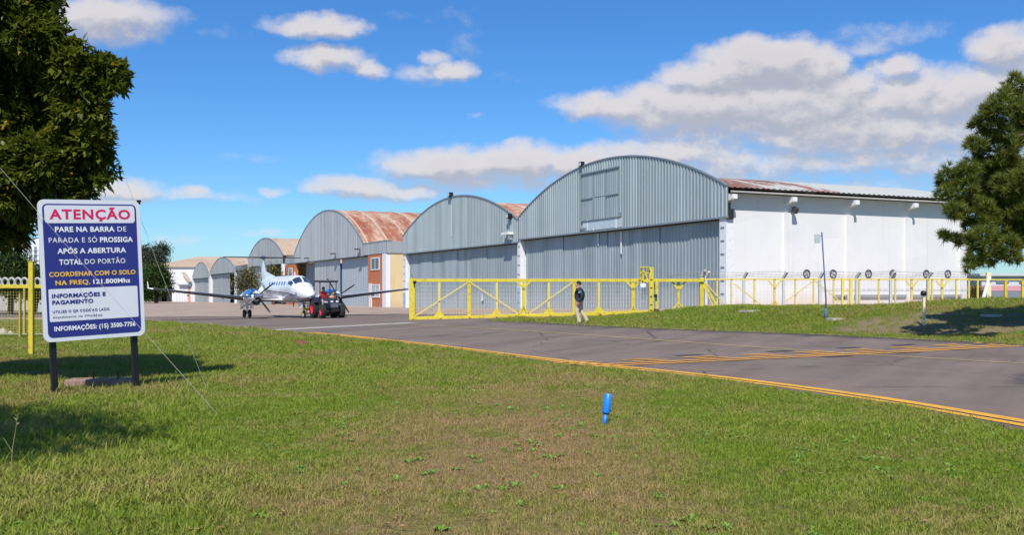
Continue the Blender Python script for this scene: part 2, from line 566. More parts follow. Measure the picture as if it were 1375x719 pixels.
def roof_mat(name, base, rust, rust_dark, lo=.40, hi=.6, grad=None):
    m = bpy.data.materials.new(name); m.use_nodes = True
    t = NT(m.node_tree); m.node_tree.nodes.clear()
    o = t.n('ShaderNodeOutputMaterial'); b = t.n('ShaderNodeBsdfPrincipled')
    m.node_tree.links.new(b.outputs[0], o.inputs[0])
    co = t.n('ShaderNodeTexCoord').outputs['Object']
    n1 = t.noise(t.mapping(co, (.10, .45, .10)), 1.0, 6, .7)
    n2 = t.noise(co, 1.3, 6, .75)
    k = t.math('MULTIPLY_ADD', n1, .62, t.math('MULTIPLY', n2, .38))
    if grad:      # rust thins out along the depth of the roof
        xyz = t.sep(co)
        k = t.math('ADD', k, t.ss(xyz[1], grad[0], grad[1], grad[2], grad[3]))
    r = t.mix(t.ss(n2, .35, .65), c4(rust_dark), c4(rust))
    c = t.mix(t.ss(k, lo, hi), c4(base), r)
    t.setin(b, 'Base Color', c); b.inputs['Roughness'].default_value = .85
    bn = t.n('ShaderNodeBump'); bn.inputs['Strength'].default_value = .4; bn.inputs['Distance'].default_value = .03
    t.setin(bn, 'Height', n2); t.setin(b, 'Normal', bn.outputs[0])
    MATS[name] = m
    return m
roof_mat('roof_rust_patchy', (.42, .42, .40), (.27, .12, .085), (.13, .065, .05), .50, .60, (4, 14, .10, -.14))
roof_mat('roof_rust_red', (.52, .38, .27), (.34, .10, .05), (.20, .06, .035), .40, .60)
roof_mat('roof_tan', (.46, .36, .26), (.40, .25, .17), (.35, .24, .17), .40, .68)

def wall_mat(name, colr, stain, z0, z1, amt=.8, world_z=True):
    """painted wall with earth splashed up at its foot"""
    m = bpy.data.materials.new(name); m.use_nodes = True
    t = NT(m.node_tree); m.node_tree.nodes.clear()
    o = t.n('ShaderNodeOutputMaterial'); b = t.n('ShaderNodeBsdfPrincipled')
    m.node_tree.links.new(b.outputs[0], o.inputs[0])
    pos = t.n('ShaderNodeNewGeometry').outputs['Position']
    xyz = t.sep(pos)
    n1 = t.noise(t.mapping(pos, (1, 1, .35)), .9, 5, .65)
    n2 = t.noise(pos, 5.0, 5, .7)
    n3 = t.noise(pos, .25, 2, .5)
    c = t.mix(1.0, c4(colr), t.mix(n1, (.93, .93, .93, 1), (1.05, 1.05, 1.05, 1)), 'MULTIPLY')
    k = t.math('MULTIPLY_ADD', n1, 1.1, t.math('MULTIPLY_ADD', n3, 1.6, -1.35))
    k = t.math('SUBTRACT', xyz[2], k)
    c = t.mix(t.ss(k, z1, z0, 0, amt), c, t.mix(n2, c4(stain), c4([min(1, s * 1.45) for s in stain])))
    st = t.noise(t.mapping(pos, (2.5, 2.5, .10)), 1.0, 4, .6)
    c = t.mix(t.ss(st, .56, .76, 0, .30), c, (.45, .42, .39, 1))
    pt = t.n('ShaderNodeTexVoronoi', feature='F1'); t.setin(pt, 'Vector', t.mapping(pos, (.45, .45, .7))); pt.inputs['Scale'].default_value = 1.0
    c = t.mix(1.0, c, t.mix(t.sep(pt.outputs['Color'])[0], (.95, .95, .955, 1), (1.02, 1.02, 1.01, 1)), 'MULTIPLY')
    t.setin(b, 'Base Color', c); b.inputs['Roughness'].default_value = .8
    bn = t.n('ShaderNodeBump'); bn.inputs['Strength'].default_value = .25; bn.inputs['Distance'].default_value = .02
    t.setin(bn, 'Height', n2); t.setin(b, 'Normal', bn.outputs[0])
    MATS[name] = m
    return m
wall_mat('white_wall', (.735, .715, .71), (.50, .33, .22), .4, 1.6, .55)
wall_mat('yellow_wall', (.70, .54, .30), (.42, .30, .2), -.3, 1.0, .5)
wall_mat('orange_wall', (.50, .165, .065), (.30, .17, .12), -.3, .5, .4)
wall_mat('far_white_wall', (.70, .70, .72), (.5, .45, .4), -1.4, .6, .4)

M_YEL = mat('yellow_paint', (.60, .48, .035), .55, 0, .16, 2.5, .15, 25, (.30, .17, .05), .75)
M_YEL_PALE = mat('pale_yellow_paint', (.66, .52, .12), .55, 0, .12, 2.5, .1, 25, (.45, .35, .2), .5)
M_CREAM = mat('cream_paint', (.74, .66, .42), .6, 0, .1, 2.5, .1, 25, (.45, .38, .25), .4)
M_WHITE = mat('white_paint', (.76, .76, .76), .55, 0, .06, 3, .1, 25, (.45, .42, .38), .3)
M_WHITE_LOW = mat('pillar_white', (.74, .75, .77), .7, 0, .08, 2, .2, 15, (.35, .33, .3), .5)
M_BLACK = mat('black_metal', (.014, .014, .016), .4, .2, .2, 4)
M_RUBBER = mat('tyre_rubber', (.02, .02, .021), .85, 0, .25, 6, .3, 40)
M_GREY = mat('grey_metal', (.30, .31, .33), .5, .5, .12, 4)
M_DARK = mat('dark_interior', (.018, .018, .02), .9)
M_CONC = mat('post_concrete', (.56, .55, .53), .9, 0, .18, 5, .4, 30, (.2, .19, .17), .5)
M_GLASS = glass_mat('window_glass')
M_STEELWIRE = mat('galvanised_wire', (.42, .43, .44), .4, .7, .1, 3)

# ================================================================== GROUND
def pip(px, py, poly):
    """vectorised point in polygon"""
    inside = np.zeros(len(px), bool)
    n = len(poly); j = n - 1
    for i in range(n):
        xi, yi = poly[i][0], poly[i][1]; xj, yj = poly[j][0], poly[j][1]
        c = ((yi > py) != (yj > py)) & (px < (xj - xi) * (py - yi) / (yj - yi + 1e-12) + xi)
        inside ^= c
        j = i
    return inside

def densify(pts, step=1.0):
    out = []
    for a, b in zip(pts[:-1], pts[1:]):
        a = Vector((a[0], a[1])); b = Vector((b[0], b[1]))
        n = max(1, int((b - a).length / step))
        for k in range(n):
            out.append(a + (b - a) * (k / n))
    out.append(Vector((pts[-1][0], pts[-1][1])))
    return out

def smooth_line(pts, it=3):
    for _ in range(it):
        q = [pts[0]]
        for a, b in zip(pts[:-1], pts[1:]):
            q += [a * .75 + b * .25, a * .25 + b * .75]
        q.append(pts[-1]); pts = q
    return pts

near_px = [(1375, 578), (1135, 535), (900, 504), (775, 492.5), (600, 469.5), (486, 456.5), (420, 450), (341, 443), (271, 437.5), (197, 430)]
near = [G(*p).to_2d() for p in near_px]
d0 = (near[0] - near[1]).normalized()
near_edge = [near[0] + d0 * 60, near[0] + d0 * 25] + near
near_edge = smooth_line(near_edge, 2)
# far-left continuation of the near edge: it leaves behind the sign
near_edge += [G(110, 424).to_2d(), G(50, 417.5).to_2d(), G(-60, 416).to_2d(), Vector((-130, 66))]
far_px = [(1375, 465), (1260, 459), (1100, 451), (900, 444), (800, 439), (735, 435.5), (712, 434)]
farl = [G(*p).to_2d() for p in far_px]
d1 = (farl[0] - farl[1]).normalized()
far_edge = [farl[0] + d1 * 40, farl[0] + d1 * 15] + farl
far_edge = smooth_line(far_edge, 2)
gate_line_y = 51.0
tx_end = G(655, 432.5).to_2d()
# asphalt: taxiway up to the gate and the darker strip the aircraft stands on
asphalt_poly = near_edge + [Vector((-130, 76)), Vector((-40, 78)), Vector((-12, 74)), Vector((-2, 62)), Vector((1.0, 54))] + [tx_end] + far_edge[::-1]
asphalt_poly = densify(asphalt_poly + [asphalt_poly[0]], 1.2)[:-1]
apron_poly = [Vector((-130, 73)), Vector((-40, 75)), Vector((-13, 71)), Vector((-4, 60)), Vector((-.5, 53)), Vector((.8, 50.6)),
              Vector((8.5, 51.4)), Vector((13.5, 56.0)), Vector((30, 62)), Vector((30, 90)), Vector((-5, 160)), Vector((-60, 330)), Vector((-180, 330)), Vector((-180, 73))]
apron_poly = densify(apron_poly + [apron_poly[0]], 2.0)[:-1]

def sdist(px, py, poly):
    """distance to polygon outline"""
    d = np.full(len(px), 1e9)
    n = len(poly)
    for i in range(n):
        ax, ay = poly[i]; bx, by = poly[(i + 1) % n]
        vx, vy = bx - ax, by - ay
        L = vx * vx + vy * vy + 1e-12
        t = np.clip(((px - ax) * vx + (py - ay) * vy) / L, 0, 1)
        d = np.minimum(d, np.hypot(px - ax - vx * t, py - ay - vy * t))
    return d

xs = np.concatenate([-np.geomspace(2600, 42, 26), np.arange(-40, 40.1, .8), np.geomspace(42, 2600, 26)])
ys = np.concatenate([[-600, -250, -100, -50, -25, -12, -5, 0, 3], np.arange(5, 62, .55), np.arange(62, 120, 2.5), np.geomspace(120, 6000, 34)])
GX, GY = np.meshgrid(xs, ys)
gx = GX.ravel(); gy = GY.ravel()
z = g(gx, gy)
for poly in (asphalt_poly, apron_poly):
    ins = pip(gx, gy, poly)
    dd = np.zeros(len(gx))
    idx = np.where(ins)[0]
    if len(idx):
        dd[idx] = sdist(gx[idx], gy[idx], [(p[0], p[1]) for p in poly])
    z = z - np.where(ins, np.clip(dd - .15, 0, 1.2) * .12, 0)
# little unevenness of the lawn
z = z + .015 * np.sin(gx * 1.7 + gy * .6) * np.cos(gy * 1.3 - gx * .4) * sst(3, 6, gy) * (1 - sst(60, 100, gy))
nx, ny = len(xs), len(ys)
ii = (np.arange(ny - 1)[:, None] * nx + np.arange(nx - 1)[None, :]).ravel()
faces = np.stack([ii, ii + 1, ii + nx + 1, ii + nx], 1)
ground = np_mesh('ground', np.stack([gx, gy, z], 1), faces, MATS['lawn_soil'], smooth=True)
tag(ground, kind='structure')

def cdt_sheet(name, poly, step, dz, m):
    px = [p[0] for p in poly]; py = [p[1] for p in poly]
    X, Y = np.meshgrid(np.arange(min(px), max(px), step), np.arange(min(py), max(py), step))
    X = X.ravel(); Y = Y.ravel()
    ins = pip(X, Y, poly)
    X = X[ins]; Y = Y[ins]
    keep = sdist(X, Y, [(p[0], p[1]) for p in poly]) > step * .4
    pts = [Vector((p[0], p[1])) for p in poly] + [Vector((a, b)) for a, b in zip(X[keep], Y[keep])]
    n = len(poly)
    vs, es, fs, _, _, _ = delaunay_2d_cdt(pts, [], [list(range(n))], 1, 1e-5)
    me = bpy.data.meshes.new(name)
    vv = [(v.x, v.y, gz(v.x, v.y) + dz) for v in vs]
    me.from_pydata(vv, [], [tuple(f) for f in fs]); me.update()
    bm = bmesh.new(); bm.from_mesh(me)
    bmesh.ops.recalc_face_normals(bm, faces=bm.faces)
    up = sum(f.normal.z for f in bm.faces)
    if up < 0: bmesh.ops.reverse_faces(bm, faces=bm.faces)
    for f in bm.faces: f.smooth = True
    # side skirt so that the slab has thickness
    be = [e for e in bm.edges if e.is_boundary]
    r = bmesh.ops.extrude_edge_only(bm, edges=be)
    for v in r['geom']:
        if isinstance(v, bmesh.types.BMVert): v.co.z -= .12
    bm.to_mesh(me); bm.free()
    return tag(mesh_obj(name, me, m), kind='structure')
cdt_sheet('apron', apron_poly, 2.2, .016, MATS['old_concrete'])
cdt_sheet('taxiway', asphalt_poly, 1.6, .030, MATS['asphalt'])

def offset_line(pts, d):
    out = []
    for i, p in enumerate(pts):
        t = (pts[min(i + 1, len(pts) - 1)] - pts[max(i - 1, 0)]).normalized()
        out.append(p + Vector((-t.y, t.x)) * d)
    return out

def strip(mb, pts, w, dz=.038, off=0.0, taper=None):
    pts = densify([(p[0], p[1]) for p in pts], .5)
    a = offset_line(pts, off - w / 2); b = offset_line(pts, off + w / 2)
    mb.grid([[(q.x, q.y, gz(q.x, q.y) + dz) for q in a], [(q.x, q.y, gz(q.x, q.y) + dz) for q in b]])
    return mb

def paint_mat(name, colr, wear=.5):
    m = bpy.data.materials.new(name); m.use_nodes = True
    t = NT(m.node_tree); m.node_tree.nodes.clear()
    o = t.n('ShaderNodeOutputMaterial'); b = t.n('ShaderNodeBsdfPrincipled')
    m.node_tree.links.new(b.outputs[0], o.inputs[0])
    pos = t.n('ShaderNodeNewGeometry').outputs['Position']
    n = t.noise(pos, 9, 6, .8); n2 = t.noise(pos, .8, 3, .6)
    c = t.mix(n2, c4(colr), c4([x * .8 for x in colr]))
    c = t.mix(t.ss(t.math('MULTIPLY_ADD', n, .7, t.math('MULTIPLY', n2, .3)), .47, .62, 0, wear), c, (.10, .085, .085, 1))
    t.setin(b, 'Base Color', c); b.inputs['Roughness'].default_value = .8
    MATS[name] = m
    return m
P_EDGE = paint_mat('edge_paint', (.78, .40, .035), .35)
P_HOLD = paint_mat('hold_paint', (.74, .36, .06), .6)
P_CENTRE = paint_mat('centre_paint', (.60, .45, .16), .6)
P_FAINT = paint_mat('faint_paint', (.42, .36, .26), .75)

ne = [p for p in near_edge if p[1] < 37]
mb = MB(); strip(mb, ne, .22, .0395, -.38); tag(mb.build('edge_line', P_EDGE), kind='structure')
mb = MB(); strip(mb, ne, .16, .0395, -.10); tag(mb.build('edge_line', P_EDGE), kind='structure')
mb = MB(); strip(mb, far_edge, .14, .0395, -.20); tag(mb.build('far_edge_line', P_FAINT), kind='structure')
ca, cb = G(690, 445).to_2d(), G(1375, 491).to_2d()
cd = (cb - ca).normalized()
mb = MB(); strip(mb, [ca - cd * 16, cb + cd * 30], .12, .0395); tag(mb.build('centre_line', P_CENTRE), kind='structure')
# runway-holding bars across the taxiway: two solid, two dashed
h0, h1 = G(788, 495.5).to_2d(), G(1372, 466.3).to_2d()
hd = (h1 - h0).normalized(); hl = (h1 - h0).length
mb = MB()
hn = Vector((-hd.y, hd.x))
for k in range(2):
    strip(mb, [h0 + hn * (.0 + .42 * k) + hd * .1, h1 + hn * (.42 * k)], .20, .0435)
for k in range(2, 4):
    s = .0
    while s < hl:
        strip(mb, [h0 + hn * (.42 * k) + hd * s, h0 + hn * (.42 * k) + hd * min(s + 1.0, hl)], .18, .0435)
        s += 1.8
tag(mb.build('holding_bar', P_HOLD), kind='structure')
# black backing patches under the bars
mb = MB()
for k in (3.6, 6.6, 9.2, 11.4):
    c = h0 + hd * k + hn * (-.35 + .2 * (k % 2)); strip(mb, [c, c + hd * .9], .30, .0365)
    c = h0 + hd * (k + .3) + hn * 1.9; strip(mb, [c, c + hd * .8], .26, .0365)
tag(mb.build('tar_patch', mat('tar', (.03, .027, .030), .8, 0, .2, 5)), kind='structure')
# pale concrete drain running over the taxiway
d_a, d_b = G(352, 445.5).to_2d(), G(556, 434.5).to_2d()
mb = MB(); strip(mb, [d_a, (d_a + d_b) / 2 + Vector((0, .25)), d_b], .95, .036)
tag(mb.build('drain_channel', mat('pale_concrete', (.40, .37, .33), .9, 0, .2, 1.5, .3, 20)), kind='structure')
mb = MB(); strip(mb, [G(552, 434.5).to_2d(), G(705, 439).to_2d()], .25, .036)
tag(mb.build('gate_rail_track', mat('track_concrete', (.22, .19, .17), .9, 0, .2, 1.5, .3, 20)), kind='structure')

# ================================================================== HANGARS
E = Vector((-.4229, .9062, 0)); DV = Vector((.9062, .4229, 0))
C1 = Vector((12.9, 60, 0))
HROT = math.atan2(-E.y, -E.x)
def front(u):
    """point of the common front line of the hangars seen at column u"""
    Z = 55215.0 / (u - 57.0)
    return Vector(((u - CU) / F * Z, Z, 0))

def arc(W, spring, peak, x):
    h = peak - spring
    Rr = (W * W / 4 + h * h) / (2 * h)
    return peak - Rr + math.sqrt(max(0, Rr * Rr - (x - W / 2) ** 2))

RIB = [(0, 0), (.30, 0), (.42, 1), (.78, 1), (.90, 0)]
def ribs(a, b, period):
    n = max(1, round((b - a) / period)); p = (b - a) / n
    out = []
    for k in range(n):
        for f, h in RIB: out.append((a + (k + f) * p, h))
    out.append((b, 0))
    return out

def sheet_x(mb, a, b, y, zb, zt, period=.36, dep=.06):
    """profiled steel standing in the x-z plane, ribs towards -y"""
    cols = ribs(a, b, period)
    mb.grid([[(x, y - h * dep, zb(x) if callable(zb) else zb) for x, h in cols],
             [(x, y - h * dep, zt(x) if callable(zt) else zt) for x, h in cols]])

def barrel(mb, W, spring, peak, y0, y1, x0=0, x1=None, period=.4, dep=.04, over=0.0, zoff=.0, n=26):
    cols = ribs(y0, y1, period)
    x1 = W if x1 is None else x1
    pts = []
    for k in range(n + 1):
        x = x0 + (x1 - x0) * k / n
        pts.append((x, arc(W, spring, peak, x) + zoff))
    if over:      # straight eave past each springing
        for sgn in (0, 1):
            (xa, za), (xb, zb) = (pts[1], pts[0]) if sgn == 0 else (pts[-2], pts[-1])
            L = math.hypot(xb - xa, zb - za); q = (xb + (xb - xa) / L * over, zb + (zb - za) / L * over)
            if sgn == 0: pts.insert(0, q)
            else: pts.append(q)
    rows = [[(x, y, z + h * dep) for y, h in cols] for x, z in pts]
    mb.sm = False
    mb.grid(rows)
    # underside
    mb.grid([[(x, y, z - .05) for y in (y0, y1)] for x, z in pts])
    mb.grid([[(x, y1, z - .05) for x, z in pts], [(x, y1, z + dep) for x, z in pts]])
    return pts

def hangar(name, label, uL, uR, base, header, spring, peak, depth, mats, nleaf, group=None, period=.36, roofpeak=None):
    """local frame: x from the left front corner to the right one, y into the building"""
    PL, PR = front(uL), front(uR)
    W = (PL - PR).length
    t = thing(name, label, 'hangar', (0, 0, 0), 0, group)
    mh, md, mr = mats
    A = lambda x: arc(W, spring, peak, x)
    m = MB(); sheet_x(m, 0, W, 0, lambda x: header, A, period)
    m.add([(0, .05, header), (W, .05, header), (W, .05, A(W)), (0, .05, A(0))], [(0, 1, 2, 3)])
    m.build('gable_cladding', mh, t)
    # edge trim following the arch
    m = MB()
    pts = [(W * k / 40, A(W * k / 40)) for k in range(41)]
    for (xa, za), (xb, zb) in zip(pts[:-1], pts[1:]):
        m.beam((xa, -.01, za + .03), (xb, -.01, zb + .03), .16, .10)
    m.build('arch_trim', mat('trim_grey', (.26, .30, .33), .5, .4, .1, 3), t)
    m = MB(); m.b2((0, .06, header - .12), (W, .46, header + .5)); m.build('header_shade_box', M_DARK, t)  # near-black box added behind the header to put shadow above the doors
    m = MB(); m.b2((-.02, -.07, header - .06), (W + .02, .06, header + .05)); m.build('header_trim', mat('trim_grey', (.26, .30, .33)), t)
    m = MB(); barrel(m, W, spring - .02, roofpeak or peak, .06, depth, 0, W, .42, over=.3, zoff=0.0); m.build('roof', mr, t)
    return t, W, A, PL

def place_local(t, PL, z=0.0):
    t.location = (PL.x, PL.y, z)
    t.rotation_euler = (0, 0, HROT)

GRP_H = 'arched hangars in a row along the apron'

def leaves(t, W, x0, x1, zb, zt, n, m_, y=.42, period=.36, dark_edges=None):
    for k in range(n):
        a = x0 + (x1 - x0) * k / n + .02; b = x0 + (x1 - x0) * (k + 1) / n - .02
        yy = y + (.0 if k % 2 else .05)
        mb = MB(); sheet_x(mb, a, b, yy, zb, zt, period, .04)
        o = mb.build('door_panel', m_, t)
        f = MB()
        f.b2((a, yy + .01, zb), (a + .06, yy + .07, zt)); f.b2((b - .06, yy + .01, zb), (b, yy + .07, zt))
        f.b2((a + .06, yy + .01, zb), (b - .06, yy + .07, zb + .1))
        f.build('door_frame', dark_edges or mat('frame_steel', (.30, .36, .40), .5, .3), o)

# ---- hangar 1: the big one with the white flank
h1o, W1, A1, PL1 = hangar('hangar', 'largest grey arched hangar, with vent hatch in its gable and long white side wall', 696.5, 977, .3, 6.02, 7.87, 11.17, 20.4,
                          (MATS['zinc_header'], MATS['zinc_blue'], MATS['roof_rust_patchy']), 8, GRP_H, roofpeak=9.75)
WX = W1 - .5
leaves(h1o, W1, .5, W1 - 1.05, -.2, 6.0, 8, MATS['zinc_blue'])
# white corner pillars with notches
for xa, nm in ((W1 - .82, 0), (-.32, 1)):
    m = MB(); m.b2((xa, .02, -.4), (xa + (.66 if nm == 0 else .62), .60, 6.0)); p = m.build('corner_pillar', M_WHITE_LOW, h1o)
    for k in range(7):
        n_ = MB(); n_.b2((xa + .15, -.02, .6 + k * .8), (xa + .5, .03, .66 + k * .8)); n_.build('hinge_bracket', M_GREY, p)
# blue painted foot of the middle pillar
m = MB(); m.b2((-.33, .0, -.4), (.31, .03, 1.9)); m.build('painted_foot', mat('faded_blue', (.35, .50, .66), .7, 0, .2, 2), h1o)
m = MB()
m.b2((WX - .22, .62, -.8), (WX, 20.3, 7.52))
m.build('side_wall', MATS['white_wall'], h1o)
for k, yy in enumerate((4.9, 9.95, 15.05, 20.1)):
    m = MB(); m.b2((WX, yy - .22, -.8), (WX + .22, yy + .22, 6.45)); m.build('pilaster', MATS['white_wall'], h1o)
for k, yy in enumerate((.35, 4.9, 9.95, 15.05, 20.1)):
    m = MB(); m.prism([(WX, 6.95), (WX + .78, 7.12), (WX + .78, 7.38), (WX, 7.50)], yy - .17, yy + .17, 'y'); m.build('beam_end', M_WHITE, h1o)
m = MB(); m.b2((.1, .6, -1), (.3, 20.3, 7.6)); m.b2((.3, 20.1, -1), (WX - .22, 20.3, 7.6)); m.build('rear_wall', MATS['white_wall'], h1o)
m = MB(); m.prism([(x, arc(W1, 7.85, 9.75, x) - .1) for x in np.linspace(.3, W1 - .8, 20)] + [(W1 - .8, 7.5), (.3, 7.5)], 20.1, 20.3, 'y'); m.build('rear_gable', MATS['zinc_header'], h1o)
# eave: rafter line under the sheets, the sheet ends
m = MB(); m.b2((W1 + .17, .1, 7.50), (W1 + .22, 20.4, 7.60)); m.build('eave_board', mat('eave_dark', (.40, .37, .34), .8, 0, .3, 2), h1o)
# the newer pale sheets towards the back are the roof's own material; round wall fans
FANY = []
for u in (1083, 1118.5, 1166, 1198.5, 1243.5, 1272.5):
    q = (u - CU) / F
    # PR + y*DV with x/y = q, measured on the wall plane
    P0 = PL1 + (-E) * (WX + .02)
    tt = (q * P0.y - P0.x) / (DV.x - q * DV.y)
    FANY.append((tt, u, (P0 + DV * tt).y))
fan_rot = [.3, 1.0, 1.5, 2.3, 2.7, .1]
for k, (yy, u, Z) in enumerate(FANY):
    zc = CAMZ + (HV - 368) / F * Z
    Mx = Matrix.Rotation(R(90), 3, 'Y')
    m = MB(); m.lathe([(.27, -.03), (.27, .06), (.225, .06), (.225, -.02), (0, -.02)], (WX + .012, yy, zc), 20, Mx)
    f = m.build('wall_fan', mat('fan_dark', (.035, .035, .045), .5), h1o)
    m = MB()
    for j in range(4):
        a = fan_rot[k] + j * math.pi / 2
        c, s = math.cos(a), math.sin(a); c2, s2 = math.cos(a + .7), math.sin(a + .7)
        m.add([(WX + .03, yy + .03 * c, zc + .03 * s), (WX + .05, yy + .18 * c, zc + .18 * s), (WX + .03, yy + .18 * c2, zc + .18 * s2), (WX + .024, yy + .03 * c2, zc + .03 * s2)], [(0, 1, 2, 3)])
    m.lathe([(.04, 0), (.04, .05), (0, .055)], (WX + .02, yy, zc), 8, Mx)
    m.build('fan_blades', mat('fan_blade', (.36, .36, .40), .35, .4), f)
# low grey band along the wall, in three runs
m = MB(); m.b2((WX + .001, 8.6, 1.18), (WX + .13, 9.72, 1.36)); m.b2((WX + .001, 10.2, 1.18), (WX + .13, 14.8, 1.36)); m.b2((WX + .001, 15.3, 1.18), (WX + .13, 19.85, 1.36)); m.build('wall_band', mat('band_grey', (.30, .29, .31), .7), h1o)
# flood light on the wall
m = MB(); m.box((WX + .42, 5.2, 6.62), (.30, .30, .36), rot=Matrix.Rotation(R(28), 3, 'Y')); m.beam((WX + .2, 5.05, 6.8), (WX + .42, 5.2, 6.62), .05)
fl = m.build('flood_light', mat('lamp_grey', (.07, .07, .08), .5), h1o)
m = MB(); m.box((WX + .50, 5.2, 6.50), (.03, .25, .28), rot=Matrix.Rotation(R(28), 3, 'Y')); m.build('lens', mat('lamp_lens', (.55, .57, .6), .1), fl)
m = MB(); m.box((W1 * .388, -.10, A1(W1 * .388) + .20), (.44, .30, .34)); m.box((W1 * .388, .05, A1(W1 * .388) + .03), (.12, .12, .14)); fl = m.build('roof_light', M_BLACK, h1o)
m = MB(); m.box((W1 * .388, -.262, A1(W1 * .388) + .19), (.36, .02, .26)); m.build('lens', mat('lamp_lens', (.55, .57, .6), .1), fl)
# vent hatch in the gable: frame rails and four steel leaves standing proud
def loc1(u, v):
    """x, z on the front plane of hangar 1 for photo pixel"""
    p = front(u)
    x = (p - PL1).length if u > 696.5 else -(p - PL1).length
    return x, CAMZ + (HV - v) / F * p.y
xa, z0_ = loc1(782, 290); xb, z1_ = loc1(833, 224)
xa2, z2_ = loc1(782, 235)
zt = (z1_ + z2_) / 2; zm = zt - 1.9; zb_ = zt - 3.55
fr = MB()
for x in (xa, xa + (xb - xa) * .33, xa + (xb - xa) * .66, xb): fr.b2((x - .035, -.12, zb_), (x + .035, -.05, zt))
fr.b2((xa - .05, -.17, zt - .05), (xb + .05, -.05, zt + .05)); fr.b2((xa, -.13, zb_ - .04), (xb, -.05, zb_ + .04))
hf = fr.build('vent_frame', mat('vent_steel', (.22, .27, .30), .5, .3), h1o)
w3 = (xb - xa) / 3
for k in range(3):
    a, b = xa + w3 * k + .05, xa + w3 * (k + 1) - .05
    for (lo, hi) in ((zb_ + .05, zm - .03), (zm + .03, zt - .06)):
        m = MB(); sheet_x(m, a, b, -.07, lo, hi, .3, .03); m.build('vent_leaf', MATS['zinc_header'], hf)
    if k != 1:
        m = MB(); m.b2((a, -.15, zm - .025), (b, -.06, zm + .025)); m.build('vent_rail', mat('vent_steel', (.16, .20, .23)), hf)
xp, zp = loc1(784, 291); xq, zq = loc1(836, 284)
M_GALV = mat('galvanised_patch', (.60, .66, .68), .35, .3, .18, 1.2, 0, 30, (.72, .74, .74), .5, (1, 1, .3))
m = MB(); m.b2((xp, -.075, header_z := 6.12), (xq, -.055, zb_ - .08)); m.build('patch_sheet', M_GALV, h1o)
m = MB(); m.b2((xp - .4, -.14, zb_ - .6), (xp + .55, -.07, zb_ - .48)); m.build('patch_bracket', M_STEELWIRE, h1o); m = MB(); m.b2((xq - .35, -.14, zb_ + .0), (xq - .1, -.06, zb_ + .3)); m.build('patch_bracket', M_STEELWIRE, h1o)
def drip(u, va, vb, w):
    x, za = loc1(u, va); _, zb2 = loc1(u, vb)
    if za > 6.1:
        m = MB(); m.b2((x - w, -.085, max(zb2, 6.08)), (x + w, -.05, za)); m.build('drip_stain', mat('lime_drip', (.70, .74, .75), .7), h1o)
    if zb2 < 5.9:
        m = MB(); m.b2((x - w, .32, zb2), (x + w, .36, 5.85)); m.build('drip_stain', mat('lime_drip', (.70, .74, .75)), h1o)
drip(828.5, 291, 341, .07); drip(798, 306, 330, .05); drip(790, 295, 308, .05)
place_local(h1o, PL1)

# ---- hangar 2
h2o, W2, A2, PL2 = hangar('hangar', 'grey arched hangar behind the left half of the yellow gate', 541, 696, .0, 5.80, 7.72, 10.98, 30,
                          (MATS['zinc_header'], MATS['zinc_blue'], MATS['roof_rust_red']), 8, GRP_H, roofpeak=10.35)
leaves(h2o, W2, 1.0, W2 - .45, -.7, 5.78, 8, MATS['zinc_blue'])
m = MB(); m.b2((.05, .02, -1), (.85, .6, 5.8)); p = m.build('corner_pillar', M_WHITE_LOW, h2o)
for k in range(7):
    n_ = MB(); n_.b2((.28, -.02, .3 + k * .8), (.62, .03, .38 + k * .8)); n_.build('hinge_bracket', M_GREY, p)
m = MB(); m.b2((.04, .0, -1), (.86, .03, 1.4)); m.build('painted_foot', mat('faded_blue', (.35, .50, .66)), h2o)
m = MB(); m.b2((.1, .6, -1), (.3, 29.9, 7.6)); m.b2((W2 - .3, .6, -1), (W2 - .1, 29.9, 7.6)); m.b2((.3, 29.7, -1), (W2 - .3, 29.9, 7.6)); m.build('side_wall', MATS['far_white_wall'], h2o)
def lamp(t, x, y, z_, s=.3, m_=None):
    m = MB(); m.box((x, y - .05, z_ + .1), (s * 1.3, s, s)); m.box((x, y + .12, z_ - .08), (s * .4, s * .8, s * .5)); l = m.build('roof_light', m_ or M_BLACK, t)
    m = MB(); m.box((x, y - .06 - s / 2, z_ + .1), (s, .02, s * .75)); m.build('lens', mat('lamp_lens', (.55, .57, .6)), l)
def loch(PLx, u, v):
    p = front(u); s = 1 if p.y < PLx.y else -1
    return s * (p - PLx).length, CAMZ + (HV - v) / F * p.y
x, z_ = loch(PL2, 606.5, 262); lamp(h2o, x, -.1, A2(x) + .15, .42)
m = MB(); m.b2((x + .0, -.075, z_ - 4.2), (x + .14, -.055, z_ - 1.0)); m.build('drip_stain', mat('lime_drip', (.70, .74, .75)), h2o)
x, z_ = loch(PL2, 687, 292); lamp(h2o, x, -.2, z_, .4)
x, z_ = loch(PL2, 686, 314); m = MB(); m.box((x, -.35, z_), (1.5, .5, .22)); m.box((x + .3, -.2, z_ - .35), (.4, .3, .3)); m.build('strip_light', M_WHITE, h2o)
x, z_ = loch(PL2, 643.5, 401)
m = MB(); m.add([(x - .28, .27, z_ - .25), (x + .28, .27, z_ - .2), (x + .22, .27, z_ + .12), (x + .16, .27, z_ + .5), (x - .02, .27, z_ + .16)], [(0, 1, 2, 3, 4)])
m.add([(x - .28, .33, z_ - .25), (x + .28, .33, z_ - .2), (x + .22, .33, z_ + .12), (x + .16, .33, z_ + .5), (x - .02, .33, z_ + .16)], [(4, 3, 2, 1, 0)]); m.build('white_emblem', M_WHITE, h2o)
place_local(h2o, PL2)

